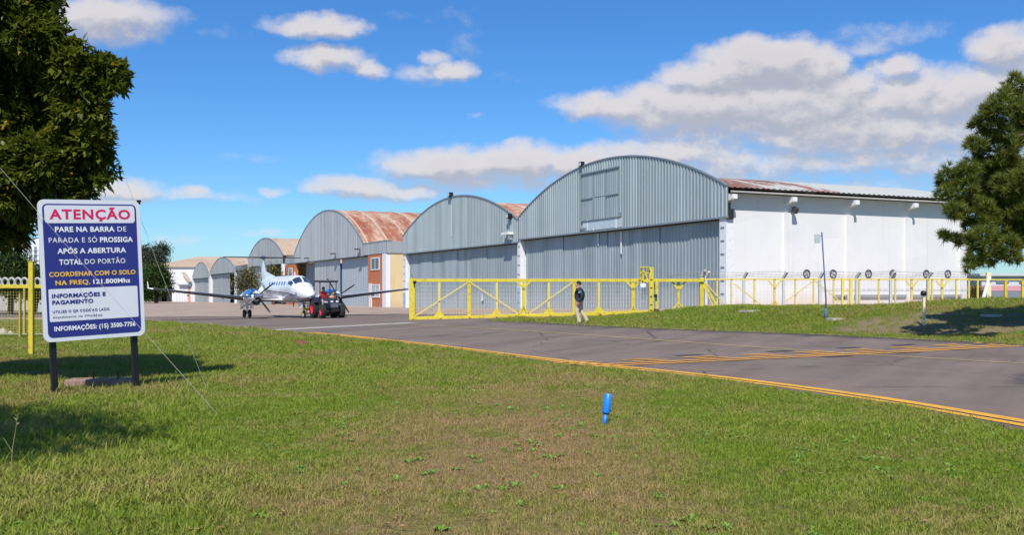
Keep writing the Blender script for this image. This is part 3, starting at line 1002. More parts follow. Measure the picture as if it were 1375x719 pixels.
# ---- hangar 3 (rust-red roof, orange bay, yellow flank)
PL3 = front(395)
h3o, W3, A3, PL3 = hangar('hangar', 'pale grey arched hangar with rust red roof, orange bay and yellow side wall', 395, 489, -.6, 6.1, 7.45, 13.2, 30,
                          (MATS['zinc_pale'], MATS['zinc_pale'], MATS['roof_rust_red']), 6, GRP_H, period=.8)
def x3(u): return loch(PL3, u, 391)[0]
def z3(u, v): return loch(PL3, u, v)[1]
xr = x3(515)   # right end of the flat wing
# left brick column and dark bay
m = MB(); m.b2((x3(384), -.05, -2), (x3(396.5), .5, 6.0)); bc = m.build('brick_bay', MATS['orange_wall'], h3o)
def window(t, xa, xb, za, zb_, y=0.0, fm=M_WHITE, gm=M_GLASS, mull=1):
    w = MB(); fw = min(.12, (xb - xa) * .16)
    w.b2((xa, y - .08, za), (xa + fw, y + .02, zb_)); w.b2((xb - fw, y - .08, za), (xb, y + .02, zb_))
    w.b2((xa + fw, y - .08, za), (xb - fw, y + .02, za + fw)); w.b2((xa + fw, y - .08, zb_ - fw), (xb - fw, y + .02, zb_))
    for k in range(mull):
        c = xa + (xb - xa) * (k + 1) / (mull + 1); w.b2((c - .03, y - .07, za + fw), (c + .03, y + .01, zb_ - fw))
    o = w.build('window', fm, t)
    p = MB(); p.b2((xa + fw, y - .045, za + fw), (xb - fw, y - .03, zb_ - fw)); p.build('pane', gm, o)
    return o
window(h3o, x3(388), x3(393), 3.7, 5.4, -.06)
leaves(h3o, W3, x3(397), x3(419), -1.4, 6.08, 2, mat('bay_grey', (.26, .30, .33), .6), y=1.6, period=.8)
leaves(h3o, W3, x3(419.5), x3(453.3), -1.4, 6.08, 1, MATS['zinc_pale'], y=.30, period=.8, dark_edges=mat('blue_edge', (.10, .22, .42), .5))
leaves(h3o, W3, x3(453.3), x3(494.5), -1.4, 6.08, 2, mat('bay_pale', (.38, .43, .47), .6, .1), y=.55, period=.8, dark_edges=mat('blue_edge', (.10, .22, .42)))
m = MB(); m.b2((x3(494.5), -.02, -2), (x3(514), .5, 6.08)); m.build('orange_wall', MATS['orange_wall'], h3o)
window(h3o, x3(499), x3(510), z3(505, 363), z3(505, 346), -.02)
window(h3o, x3(499.5), x3(510.5), z3(505, 400), z3(505, 382), -.02, gm=mat('pale_glass', (.45, .46, .48), .3))
m = MB(); m.b2((x3(496), -.10, -2), (x3(500), -.03, z3(498, 381))); dd_ = m.build('door', M_WHITE, h3o)
m = MB(); m.b2((x3(497), -.13, z3(498, 398)), (x3(497.6), -.10, z3(498, 396))); m.build('handle', M_BLACK, dd_)
m = MB(); m.b2((x3(514), -.06, -2), (x3(519), .52, 6.10)); m.build('white_pillar', M_WHITE, h3o)
# flat header wing with its own parapet
xw = x3(519.5)
m = MB(); sheet_x(m, W3 - .1, xw, -.06, 6.12, 7.55, .8, .04); m.b2((W3 - .1, -.02, 6.12), (xw, .5, 7.55)); m.b2((xw - .1, .5, 6.12), (xw, 4.5, 7.55)); m.build('parapet', MATS['zinc_pale'], h3o)
m = MB(); m.b2((W3 - .1, -.12, 7.55), (xw + .05, .55, 7.66)); m.build('parapet_cap', mat('trim_grey', (.26, .30, .33)), h3o)
m = MB(); m.b2((x3(384), .0, 6.12), (.1, .5, 7.0)); m.build('parapet', MATS['zinc_pale'], h3o)
m = MB(); m.b2((xw - .35, .55, -2), (xw - .12, 29.5, 7.3)); m.build('side_wall', MATS['yellow_wall'], h3o)
m = MB(); m.b2((W3 - .1, 4.5, 7.25), (xw - .1, 29.5, 7.38)); m.build('side_roof', MATS['roof_rust_red'], h3o)
m = MB(); m.b2((x3(384) + .2, .7, -2), (x3(384) + .4, 29.5, 7.0)); m.b2((x3(384) + .4, 29.3, -2), (xw - .35, 29.5, 7.0)); m.build('rear_wall', MATS['yellow_wall'], h3o)
# raised sheet joints over the barrel
for k in range(11):
    yy = .6 + k * 2.8
    m = MB(); pts = [(W3 * j / 24, arc(W3, 7.43, 13.2, W3 * j / 24)) for j in range(25)]
    for (xa_, za_), (xb_, zb2) in zip(pts[:-1], pts[1:]): m.beam((xa_, yy, za_ + .07), (xb_, yy, zb2 + .07), .16, .09)
    m.build('roof_seam', mat('seam_tan', (.52, .42, .33), .8, 0, .3, 2), h3o)
# wall side fittings: bracket lamp, awning, small dark window
m = MB(); m.b2((xw - .12, 3.6, 4.15), (xw + .45, 3.8, 5.0)); m.b2((xw - .1, 3.8, 4.2), (xw + .1, 7.5, 4.42)); m.build('wall_bracket', M_BLACK, h3o)
m = MB(); m.prism([(xw - .12, 1.95), (xw + .85, 1.75), (xw + .85, 1.82), (xw - .12, 2.05)], 3.2, 6.9, 'y'); m.build('awning', mat('awning_grey', (.42, .38, .32), .8), h3o)
m = MB(); m.b2((xw - .13, 4.2, -.9), (xw - .08, 6.8, 1.5)); wn_ = m.build('window', mat('brown_window', (.13, .09, .05), .5), h3o)
m = MB(); m.b2((xw - .08, 5.45, -.9), (xw - .05, 5.55, 1.5)); m.build('mullion', mat('brown_frame', (.25, .16, .09), .6), wn_)
for u, v in ((415, 348), (451, 342), (484, 336)):
    x_ = x3(u); m = MB(); m.box((x_, -.45, z3(u, v) + .1), (1.0, .5, .16)); m.beam((x_, 0, z3(u, v)), (x_, -.4, z3(u, v) + .08), .08); m.build('header_lamp', mat('lamp_grey', (.07, .07, .08)), h3o)
place_local(h3o, PL3)

# ---- hangars 4, 5, 6 further down the row
def small_hangar(label, uL, uR, header, spring, peak, depth, rmat, nleaf, extra=None):
    o, Wd, A, PL = hangar('hangar', label, uL, uR, -1, header, spring, peak, depth, (MATS['zinc_far'], MATS['zinc_far'], rmat), nleaf, GRP_H, period=1.2)
    m = MB(); m.b2((.1, .6, -2.6), (.4, depth, spring)); m.b2((Wd - .4, .6, -2.6), (Wd - .1, depth, spring)); m.b2((.4, depth - .2, -2.6), (Wd - .4, depth, spring)); m.build('side_wall', MATS['far_white_wall'], o)
    m = MB(); m.b2((0, -.1, -2.6), (.9, .6, header)); m.build('corner_pillar', M_WHITE_LOW, o)
    m = MB(); m.b2((Wd - 1.0, -.1, -2.6), (Wd, .6, header)); m.build('corner_pillar', M_WHITE_LOW, o)
    return o, Wd, A, PL
h4, W4, A4, PL4 = small_hangar('smaller grey arched hangar showing above the aircraft tail, behind a brownish tree', 333, 380, 6.3, 7.8, 11.3, 34, MATS['roof_tan'], 4)
leaves(h4, W4, 1.2, W4 * .66, -2.2, 6.28, 4, MATS['zinc_far'], period=1.2)
m = MB(); m.b2((W4, .3, -2.6), (loch(PL4, 394, 391)[0], .8, 7.3)); m.b2((W4, .8, 6.0), (loch(PL4, 394, 391)[0], 20, 6.2)); m.build('side_bay', MATS['zinc_far'], h4)
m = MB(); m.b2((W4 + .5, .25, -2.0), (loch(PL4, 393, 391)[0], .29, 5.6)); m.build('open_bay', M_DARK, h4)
place_local(h4, PL4)
h5, W5, A5, PL5 = small_hangar('grey arched hangar with one dark open doorway left of the brownish tree', 282, 316.5, 5.6, 6.2, 9.2, 40, MATS['roof_tan'], 4)
leaves(h5, W5, 1.2, loch(PL5, 306, 391)[0], -2.4, 6.08, 3, MATS['zinc_far'], period=1.2)
x5a, x5b = loch(PL5, 306, 391)[0], loch(PL5, 317, 391)[0]
m = MB(); m.b2((W5, .2, -2.4), (loch(PL5, 331, 391)[0], .8, 6.3)); m.b2((W5, .8, -2.4), (W5 + .4, 30, 6.3)); m.build('side_bay', MATS['zinc_far'], h5)
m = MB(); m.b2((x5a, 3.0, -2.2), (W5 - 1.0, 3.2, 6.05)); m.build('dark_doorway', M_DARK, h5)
m = MB(); m.b2((W5 + .2, -.1, 5.9), (loch(PL5, 331, 391)[0] + .3, 2.0, 6.9)); m.build('canopy', mat('trim_grey', (.26, .30, .33)), h5)
place_local(h5, PL5)
h6, W6, A6, PL6 = small_hangar('farthest and smallest grey arched hangar beside the white flat building', 258.5, 281.5, 4.9, 5.4, 9.0, 40, MATS['roof_tan'], 3)
leaves(h6, W6, 1.2, W6 - 1.2, -2.6, 5.18, 3, MATS['zinc_far'], period=1.2)
place_local(h6, PL6)

# ---- white building at the end of the apron
Yb = 300.0
gb = gz(-95, Yb) - .5
t = thing('warehouse', 'white warehouse with pale tan pitched roof at the far end of the apron', 'building', (at(250, 391, Yb).x, Yb, gb))
xa, xb = at(205, 391, Yb).x, at(300, 391, Yb).x
zt = at(0, 357.5, Yb).z; zr = at(0, 345, Yb + 14).z
m = MB(); m.b2((xa, Yb, gb - 1), (xb, Yb + 30, zt)); m.build('wall', MATS['far_white_wall'], t)
m = MB(); m.add([(xa - .5, Yb - .6, zt - .05), (xb + .5, Yb - .6, zt - .05), (xb + 8, Yb + 14, zr), (xa + 9, Yb + 14, zr), (xa - .5, Yb - .6, zt - .35), (xb + .5, Yb - .6, zt - .35)], [(0, 1, 2, 3), (0, 4, 5, 1)])
m.add([(xa - .5, Yb - .6, zt - .05), (xa + 9, Yb + 14, zr), (xa - .5, Yb + 30, zt)], [(0, 1, 2)]); m.add([(xa + 9, Yb + 14, zr), (xb + 8, Yb + 14, zr), (xb + .5, Yb + 30, zt), (xa - .5, Yb + 30, zt)], [(0, 1, 2, 3)])
m.build('roof', MATS['roof_tan'], t)
for u, w in ((214, 4.5), (226, 4.0)):
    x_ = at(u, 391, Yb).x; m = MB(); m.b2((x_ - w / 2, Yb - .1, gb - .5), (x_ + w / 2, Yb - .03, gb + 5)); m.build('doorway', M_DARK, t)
Ya = 285.0; ga = gz(-90, Ya) - .5
t = thing('annex_building', 'low white annex with orange corner left of the smallest hangar', 'building', (at(246, 391, Ya).x, Ya, ga))
xa, xb, xo = at(231, 391, Ya).x, at(261, 391, Ya).x, at(252.5, 391, Ya).x
zt = at(0, 371, Ya).z
m = MB(); m.b2((xa, Ya, ga - 1), (xo, Ya + 9, zt)); m.b2((xo, Ya, at(0, 386, Ya).z), (xb, Ya + 9, zt)); m.build('wall', MATS['far_white_wall'], t)
m = MB(); m.b2((xo, Ya - .03, ga - 1), (xb, Ya + 9, at(0, 386.5, Ya).z)); m.build('orange_corner', mat('far_orange', (.62, .26, .16), .8), t)
m = MB(); m.b2((xo + .8, Ya - .15, ga), (xo + 1.2, Ya - .05, zt - 3)); m.build('drain_pipe', M_WHITE, t)
m = MB(); m.b2((xa + 2.0, Ya - .9, at(0, 383.6, Ya).z), (xo + 1.0, Ya - .03, at(0, 382, Ya).z)); m.build('canopy', mat('far_canopy', (.22, .23, .26), .7), t)
m = MB(); x0_, x1_ = at(243, 0, Ya).x, at(256, 0, Ya).x; zz0, zz1 = at(0, 366, Ya).z, at(0, 379, Ya).z
m.add([(x0_, Ya - .3, zz0), (x1_ - 1.6, Ya - .3, zz0 + .1), (x1_ + .8, Ya - 1.0, zz1), (x0_ + 2.4, Ya - 1.0, zz1)], [(0, 1, 2, 3)])
m.add([(x0_, Ya + .5, zz0 - .2), (x1_ - 1.6, Ya + .5, zz0 - .1), (x1_ + .8, Ya - .05, zz1 - .2), (x0_ + 2.4, Ya - .05, zz1 - .2)], [(3, 2, 1, 0)]); m.build('lean_to_roof', MATS['roof_tan'], t)
for k in range(5):
    x_ = xa + 1.2 + k * .75; m = MB(); m.b2((x_, Ya - .08, ga), (x_ + .25, Ya - .02, ga + 3.2)); m.build('pillar', mat('far_shade', (.58, .58, .60), .8), t)

# ================================================================== SLIDING GATE (yellow)
GY_ = 51.0
def gx_(u, Y=GY_): return (u - CU) / F * Y
def gzv(v, Y=GY_): return CAMZ + (HV - v) / F * Y
gate = thing('sliding_gate', 'long yellow steel sliding gate closing the taxiway', 'gate', (gx_(690), GY_, gz(gx_(690), GY_)))
GRP_P = None
x0, x1 = gx_(553.5), gx_(872)
zt = gzv(376.5); zb0, zb1 = gzv(429.5), gzv(421)
def zbot(x): return zb0 + (zb1 - zb0) * (x - x0) / (x1 - x0)
m = MB(); m.b2((x0 - .12, GY_ - .07, zt - .09), (gx_(945), GY_ + .07, zt + .07)); m.build('top_rail', M_YEL, gate, bevel=.008)
m = MB(); m.beam((x0, GY_, zbot(x0) - .02), (gx_(872), GY_, zbot(x1) - .02), .20, .32); m.build('bottom_rail', M_YEL, gate, bevel=.008)
m = MB(); m.b2((x0 - .14, GY_ - .12, zb0 - .22), (x0 + .15, GY_ + .12, zt + .09)); m.build('post', M_YEL, gate, bevel=.01)
posts = [590, 630, 667, 703, 737, 771, 804, 850]
for i, u in enumerate(posts):
    w = .17 if i % 2 else .11
    x = gx_(u); m = MB(); m.b2((x - w / 2, GY_ - .05, zbot(x) + .10), (x + w / 2, GY_ + .05, zt - .1)); m.build('upright', M_YEL if i % 2 else M_YEL_PALE, gate)
def brace(u0, v0, u1, v1, w=.055, par=None, m_=None, Y=GY_, dy=-.075):
    mb = MB(); mb.beam((gx_(u0, Y), Y + dy, gzv(v0, Y)), (gx_(u1, Y), Y + dy, gzv(v1, Y)), w, .04, up=(0, 1, 0)); return mb.build('brace', m_ or M_YEL_PALE, par or gate)
brace(557, 425, 629, 379); brace(631, 379, 700, 424)
brace(706, 424, 769, 379); brace(773, 379, 781, 373.5 + 8)
for u in (703, 850):
    brace(u - 9, 378, u, 388, .09, m_=M_YEL); brace(u + 9, 378, u, 388, .09, m_=M_YEL)
    brace(u - 7, 423, u, 412, .08, m_=M_YEL); brace(u + 7, 422, u, 412, .08, m_=M_YEL)
for u in (590, 667, 737, 804):
    x = gx_(u); m = MB(); m.add([(x - .05, GY_ - .08, zbot(x) + .42), (x + .05, GY_ - .08, zbot(x) + .42), (x + .30, GY_ - .08, zbot(x) + .1), (x - .30, GY_ - .08, zbot(x) + .1)], [(3, 2, 1, 0)])
    m.add([(x - .05, GY_ - .06, zbot(x) + .42), (x + .05, GY_ - .06, zbot(x) + .42), (x + .30, GY_ - .06, zbot(x) + .1), (x - .30, GY_ - .06, zbot(x) + .1)], [(0, 1, 2, 3)])
    m.build('gusset', M_YEL, gate)
for u in (555, 592, 631, 667, 703, 739, 771, 806, 838):   # bolts / roller hubs seen as dark dots
    x = gx_(u); m = MB(); m.lathe([(.06, -.03), (.06, .03), (0, .035)], (x, GY_ - .12, zbot(x) - .02), 8, Matrix.Rotation(R(90), 3, 'X')); m.build('roller', mat('dark_rust', (.10, .05, .02), .7), gate)
# roller carriage low in the middle
m = MB(); m.prism([(gx_(692), gzv(432.5)), (gx_(713), gzv(433.5)), (gx_(720), gzv(424)), (gx_(683), gzv(424))], GY_ - .25, GY_ + .2, 'y'); ca_ = m.build('roller_carriage', M_YEL, gate)
for u in (697, 709):
    m = MB(); m.lathe([(0, -.03), (.13, -.03), (.13, .03), (0, .03)], (gx_(u), GY_ - .28, gzv(430.6)), 12, Matrix.Rotation(R(90), 3, 'X')); m.build('wheel', mat('dark_rust', (.10, .05, .02)), ca_)
# fine mesh infill: verticals and horizontals of wire
m = MB()
n_v = int((gx_(870) - x0) / .16)
for k in range(1, n_v):
    x = x0 + .15 + k * .16; m.beam((x, GY_ + .07, zbot(x) + .1), (x, GY_ + .07, zt - .1), .007)
for k in range(1, 9):
    zz = zt - .1 - k * .2; m.beam((x0 + .1, GY_ + .075, zz), (gx_(870), GY_ + .075, zz), .007)
M_MESH = mat('mesh_yellow', (.55, .50, .28), .6)
tag(m.build('wire_mesh', M_MESH, gate), kind='stuff')
# camera and cable at the left end
m = MB(); m.box((gx_(557.5), GY_ - .2, gzv(379.5)), (.16, .2, .14)); m.tube([(gx_(552), GY_, gzv(369)), (gx_(555), GY_, gzv(374))], .012, 5); m.build('end_switch', M_BLACK, gate)

# gate tower with guide frame and motor
tw = thing('gate_guide_tower', 'tall yellow lattice guide post of the sliding gate, spotted with holes', 'post', (gx_(873), GY_ - .3, gz(gx_(873), GY_ - .3)))
Yt = GY_ - .3
def bx(mb, u0, v0, u1, v1, y0, y1): return mb.b2((gx_(u0, Yt), Yt + y0, gzv(v1, Yt)), (gx_(u1, Yt), Yt + y1, gzv(v0, Yt)))
m = MB(); bx(m, 871.3, 359, 877.5, 425, -.1, .1); m.build('main_post', M_YEL, tw, bevel=.01)
for v in (376, 387, 398.5, 409.5, 417, 421.5):
    mm = MB(); bx(mm, 872.6, v - .8, 875.6, v + .8, -.115, -.095); mm.build('hole', mat('dark_rust', (.10, .05, .02)), tw)
m = MB(); bx(m, 859, 358.2, 871, 359.6, -.06, .06); bx(m, 859, 359.6, 860.4, 376, -.06, .06); bx(m, 862.3, 364, 864, 376, -.05, .05); bx(m, 860.4, 366, 871, 367, -.05, .05)
bx(m, 858, 375.5, 871.3, 379.5, -.13, .13); m.beam((gx_(864, Yt), Yt, gzv(362, Yt)), (gx_(870, Yt), Yt, gzv(376, Yt)), .06); bx(m, 866.5, 359.6, 867.6, 366, -.05, .05); bx(m, 867.4, 367, 868.6, 375.5, -.05, .05)
m.build('guide_frame', M_YEL, tw)
for u, v in ((860.5, 361), (866, 361), (860.5, 369), (866, 373), (858.8, 377), (862.5, 378), (866, 380), (871.5, 364)):
    mm = MB(); bx(mm, u - 1, v - .9, u + 1, v + .9, -.145, -.125); mm.build('hole', mat('dark_rust', (.10, .05, .02)), tw)
m = MB(); bx(m, 859.5, 380.8, 866.3, 386, -.16, -.02); m.build('white_box', M_WHITE, tw)
m = MB(); bx(m, 880.3, 378, 883.8, 420, .05, .2); m.build('rear_post', M_YEL, tw)
m = MB(); bx(m, 877.9, 381, 880, 389, .0, .15); m.build('cable_guard', mat('olive_box', (.16, .12, .02), .6), tw)
m = MB(); bx(m, 878.4, 395.5, 882.0, 399.5, -.12, .04); m.build('sensor', M_BLACK, tw)
mot = MB(); bx(mot, 878.5, 415.2, 884.3, 423, -.25, .2)
tag(mot.build('gate_motor', mat('motor_brown', (.10, .055, .02), .6, 0, .3, 6), bevel=.02), 'small dark brown gate motor box at the foot of the yellow guide tower', 'motor')

# fixed frame between the tower and the square end post
fr = thing('fixed_fence_frame', 'yellow fixed frame between guide tower and diagonal-braced end post', 'fence', (gx_(915), GY_ + .15, gz(gx_(915), GY_)))
Yf = GY_ + .15
m = MB(); m.b2((gx_(939.5, Yf), Yf - .12, gzv(418, Yf)), (gx_(944.5, Yf), Yf + .12, gzv(373.5, Yf))); m.build('end_post', M_YEL, fr, bevel=.01)
m = MB(); m.b2((gx_(909.3, Yf), Yf - .06, gzv(417, Yf)), (gx_(912.7, Yf), Yf + .06, gzv(379, Yf))); m.build('upright', M_YEL, fr)
m = MB(); m.beam((gx_(885, Yf), Yf, gzv(421, Yf)), (gx_(943, Yf), Yf, gzv(416.5, Yf)), .1, .14); m.build('bottom_rail', M_YEL_PALE, fr)
for s in (-1, 1):
    brace(911 + s * 9, 378, 911 + s * 1, 389, .09, fr, M_YEL, Yf); brace(911 + s * 9, 416, 911 + s * 1, 408, .07, fr, M_YEL, Yf)
m = MB()
for k in range(1, 27): m.beam((gx_(884, Yf) + k * .083, Yf, gzv(418, Yf)), (gx_(884, Yf) + k * .083, Yf, gzv(379, Yf)), .006)
tag(m.build('wire_mesh', M_MESH, fr), kind='stuff')
brace(944, 383, 958, 414, .06, fr, M_YEL_PALE, Yf, -.10); brace(945, 380, 966, 417, .12, fr, M_YEL, Yf, -.02)
m = MB(); m.beam((gx_(942.3, Yf), Yf, gzv(372, Yf)), (gx_(945.5, Yf), Yf - .1, gzv(363.5, Yf)), .13, .16); m.box((gx_(945.6, Yf), Yf - .16, gzv(363.6, Yf)), (.16, .14, .14)); m.build('flood_lamp', mat('lamp_pale', (.35, .35, .36), .4), fr)
def pale_box(u, v, w, h, label, c=(.62, .66, .66), Y=None):
    p = G(u, v); m = MB(); m.box((p.x, p.y + .1, p.z + h / 2), (w, .3, h), rz=.2); b = m.build('junction_box', mat('pale_box', c, .6, 0, .1, 4), bevel=.015)
    tag(b, label, 'box')
    lid = MB(); lid.box((p.x, p.y + .1, p.z + h + .015), (w + .04, .34, .03), rz=.2)
    me = lid.build('lid', mat('pale_box', c), b)
    return b
pb = MB(); pb.b2((gx_(912, 50.6), 50.45, gzv(424.5, 50.6)), (gx_(920, 50.6), 50.75, gzv(414.6, 50.6)))
tag(pb.build('junction_box', mat('pale_box', (.62, .68, .66), .6, 0, .1, 4), bevel=.02), 'pale grey junction box in the grass before the yellow gate frame', 'box')
pb2 = MB(); pb2.b2((gx_(1346, 52), 51.85, gzv(412.5, 52)), (gx_(1353, 52), 52.15, gzv(403, 52)))
tag(pb2.build('junction_box', mat('pale_box', (.62, .68, .66)), bevel=.02), 'pale grey box by the fence beyond the pine shade', 'box')

# ================================================================== FENCE on the right (yellow frames, concrete posts, wires)
YF = 52.0
fence = thing('boundary_fence', 'yellow framed mesh fence running before the white hangar wall on the grass bank', 'fence', (gx_(1140, YF), YF, gz(gx_(1140, YF), YF)))
def fb(name, u, w, v0=375.5, v1=414, m_=None, y=0.0, par=None):
    m = MB(); x = gx_(u, YF); m.b2((x - w / 2, YF - .03 + y, gzv(v1, YF)), (x + w / 2, YF + .03 + y, gzv(v0, YF))); return m.build(name, m_ or M_YEL_PALE, par or fence)
m = MB(); m.b2((gx_(946, YF), YF - .03, gzv(376.4, YF)), (gx_(1303, YF), YF + .03, gzv(374.2, YF))); m.build('top_rail', M_YEL_PALE, fence); m = MB(); m.b2((gx_(946, YF), YF - .03, gzv(411.5, YF)), (gx_(1303, YF), YF + .03, gzv(410, YF))); m.build('bottom_rail', M_YEL_PALE, fence)
for u in (963, 982, 1013, 1068, 1092.5, 1119.5, 1154, 1180, 1202, 1246, 1251.5, 1284, 1301):
    fb('upright', u, .085)
for u in (1040, 1224, 1265):
    fb('upright', u, .11, m_=M_YEL_PALE)
    for s in (-1, 1):
        brace(u + s * 8.5, 377, u, 387, .07, fence, M_YEL_PALE, YF, -.05)
        brace(u + s * 6, 412, u, 404, .07, fence, M_YEL_PALE, YF, -.05)
brace(985, 381, 1025, 412, .05, fence, M_YEL_PALE, YF, -.05); brace(1092, 377.5, 1055, 405, .05, fence, M_YEL_PALE, YF, -.05)
brace(1094, 377.5, 1131, 408, .05, fence, M_YEL_PALE, YF, -.05); brace(948, 381, 975, 412, .05, fence, M_YEL_PALE, YF, -.05)
fg = thing('pedestrian_gate', 'narrow double-post yellow gate in the fence before the white wall', 'gate', (gx_(1137, YF), YF - .05, gz(gx_(1137, YF), YF)))
for u in (1131, 1142):
    m = MB(); x = gx_(u, YF); m.b2((x - .07, YF - .13, gzv(412, YF)), (x + .07, YF - .035, gzv(374, YF))); m.build('post', mat('gate_post_yellow', (.74, .58, .12), .5), fg)
for v in (375.5, 391, 410):
    m = MB(); m.b2((gx_(1133, YF), YF - .10, gzv(v + 1, YF)), (gx_(1140, YF), YF - .05, gzv(v - .6, YF))); m.build('bar', M_YEL, fg)
m = MB(); m.b2((gx_(1131.5, YF), YF - .17, gzv(402, YF)), (gx_(1133, YF), YF - .135, gzv(398, YF))); m.build('lock', M_BLACK, fg)
# mesh sheet on the frames
m = MB()
x = gx_(948, YF)
while x < gx_(1303, YF):
    m.beam((x, YF + .04, gzv(413, YF)), (x, YF + .04, gzv(376, YF)), .005); x += .2
for k in range(8): m.beam((gx_(948, YF), YF + .045, gzv(378 + k * 4.6, YF)), (gx_(1303, YF), YF + .045, gzv(378 + k * 4.6, YF)), .005)
tag(m.build('wire_mesh', mat('mesh_pale', (.5, .48, .42), .6), fence), kind='stuff')
# posts with a cranked head and wires behind
wf = thing('barbed_wire_fence', 'concrete posts with cranked heads carrying barbed wire behind the yellow fence', 'fence', (gx_(1150, 55), 55, gz(gx_(1150, 55), 55)))
YW = 55.0
for u in (948, 999, 1052, 1101, 1150, 1196, 1246):
    m = MB(); x = gx_(u, YW); m.b2((x - .07, YW - .07, gzv(414, YW)), (x + .07, YW + .07, gzv(373, YW))); m.beam((x, YW, gzv(373.3, YW)), (x + .13, YW - .25, gzv(365.5, YW)), .12); m.build('post', M_CONC, wf)
for j, v in enumerate((366, 369.2, 372)):
    m = MB(); x = gx_(895, YW); pts = []
    while x < gx_(1320, YW):
        pts.append((x, YW - .22 + j * .1, gzv(v, YW) + .03 * math.sin(x * 1.9 + j))); x += .7
    m.tube(pts, .010, 4, cap=False)
    for p in pts[::1]:
        for dx in (.1, .3, .5): m.beam((p[0] + dx, p[1], p[2] - .04), (p[0] + dx + .03, p[1], p[2] + .05), .008)
    m.build('barbed_wire', M_STEELWIRE, wf)
m = MB()
for v in (391.0, 389): m.tube([(gx_(1100, YW), YW + .0, gzv(v, YW)), (gx_(1303, YW), YW + .0, gzv(v + .4, YW))], .010, 4)
x = gx_(1130, YW)
while x < gx_(1303, YW): m.beam((x, YW, gzv(391, YW)), (x + .02, YW, gzv(388, YW)), .012); x += .3
tag(m.build('wire_coil', M_STEELWIRE, wf), kind='stuff')

# thicker end section at far right
f2 = thing('boundary_fence', 'cream corner post with diagonal strut and yellow bays at the right edge beyond the pine', 'fence', (gx_(1330, YF), YF, gz(gx_(1330, YF), YF)))
def f2b(name, u0, v0, u1, v1, m_, y=0.0):
    m = MB(); m.b2((gx_(u0, YF), YF - .06 + y, gzv(v1, YF)), (gx_(u1, YF), YF + .06 + y, gzv(v0, YF))); return m.build(name, m_, f2)
f2b('corner_post', 1325.5, 366, 1331.5, 412, M_CREAM, .1)
brace(1316, 411, 1327, 372, .16, f2, M_WHITE, YF, -.12)
f2b('post', 1311.5, 377, 1313.5, 408, M_YEL_PALE); f2b('post', 1348.5, 377, 1352, 407, M_YEL); f2b('post', 1371.5, 376, 1374.5, 412, M_YEL); f2b('post', 1398, 376, 1401, 412, M_YEL)
f2b('top_rail', 1303, 375, 1440, 376.8, M_YEL_PALE)
for s in (-1, 1): brace(1373 + s * 6, 413, 1373, 402, .12, f2, M_YEL, YF, -.08)

# ================================================================== FENCE on the left
YL = 35.0
lf = thing('boundary_fence', 'low yellow mesh fence topped with white rings at the left edge', 'fence', (gx_(20, YL), YL, gz(gx_(20, YL), YL)))
def lb(name, u0, v0, u1, v1, m_=None, y=0, w=.05):
    m = MB(); m.b2((gx_(u0, YL), YL - w + y, gzv(v1, YL)), (gx_(u1, YL), YL + w + y, gzv(v0, YL))); return m.build(name, m_ or M_YEL, lf)
lb('top_rail', -160, 382.5, 62, 387.2)
for u in (-120, -85, -50, -20, 33, 60): lb('upright', u - .5, 387.2, u + .7, 448, M_YEL_PALE)
lb('bottom_rail', -160, 448.2, 62, 449.6, mat('dull_rail', (.35, .33, .22), .7))
m = MB(); m.b2((gx_(25.8, YL - .5), YL - .55, gz(gx_(26, YL), YL - .5) - .1), (gx_(28.2, YL - .5), YL - .45, gzv(394.5, YL - .5))); tag(m.build('marker_stake', mat('stake_paint', (.40, .27, .05), .7, 0, .2, 5)), 'thin brownish yellow stake in the grass left of the thick yellow post', 'stake')
m = MB(); x = gx_(-160, YL)
while x < gx_(62, YL): m.beam((x, YL + .04, gzv(448, YL)), (x, YL + .04, gzv(387, YL)), .006); x += .1
for k in range(16): m.beam((gx_(-160, YL), YL + .045, gzv(389 + k * 3.8, YL)), (gx_(62, YL), YL + .045, gzv(389 + k * 3.8, YL)), .006)
tag(m.build('wire_mesh', mat('mesh_dull_yellow', (.42, .36, .08), .6), lf), kind='stuff')
rm = bpy.data.meshes.new('ring')
rb = MB(); rows = []
for k in range(15):
    a = 2 * math.pi * k / 14
    rows.append([((.105 + .035 * math.cos(b)) * math.cos(a), .03 * math.sin(b), (.14 + .045 * math.cos(b)) * math.sin(a)) for b in (0, 1.57, 3.14, 4.71)])
rb.grid(rows, close=True)
first = None
xk = gx_(-158, YL); zc = gzv(379, YL) - .01
while xk < gx_(60, YL):
    if first is None:
        rb.v = [(v[0] + xk, v[1] + YL, v[2] + zc) for v in rb.v]; first = rb.build('ring', mat('ring_white', (.40, .40, .38), .7, 0, .15, 6), lf); x_first = xk
    else:
        o = first.copy(); col.objects.link(o); o.location.x = first.location.x + (xk - x_first)
    xk += .225
YP = 24.8
m = MB(); px_ = (42.2 - CU) / F * YP
m.b2((px_ - .055, YP - .055, gz(px_, YP) - .1), (px_ + .055, YP + .055, gzv(352, YP))); yp = m.build('yellow_post', M_YEL, bevel=.006)
tag(yp, 'thick square yellow post standing in the grass just left of the sign', 'post')
m = MB(); m.b2((px_ - .065, YP - .065, gzv(352, YP)), (px_ + .065, YP + .065, gzv(351, YP))); m.build('cap', M_YEL, yp)

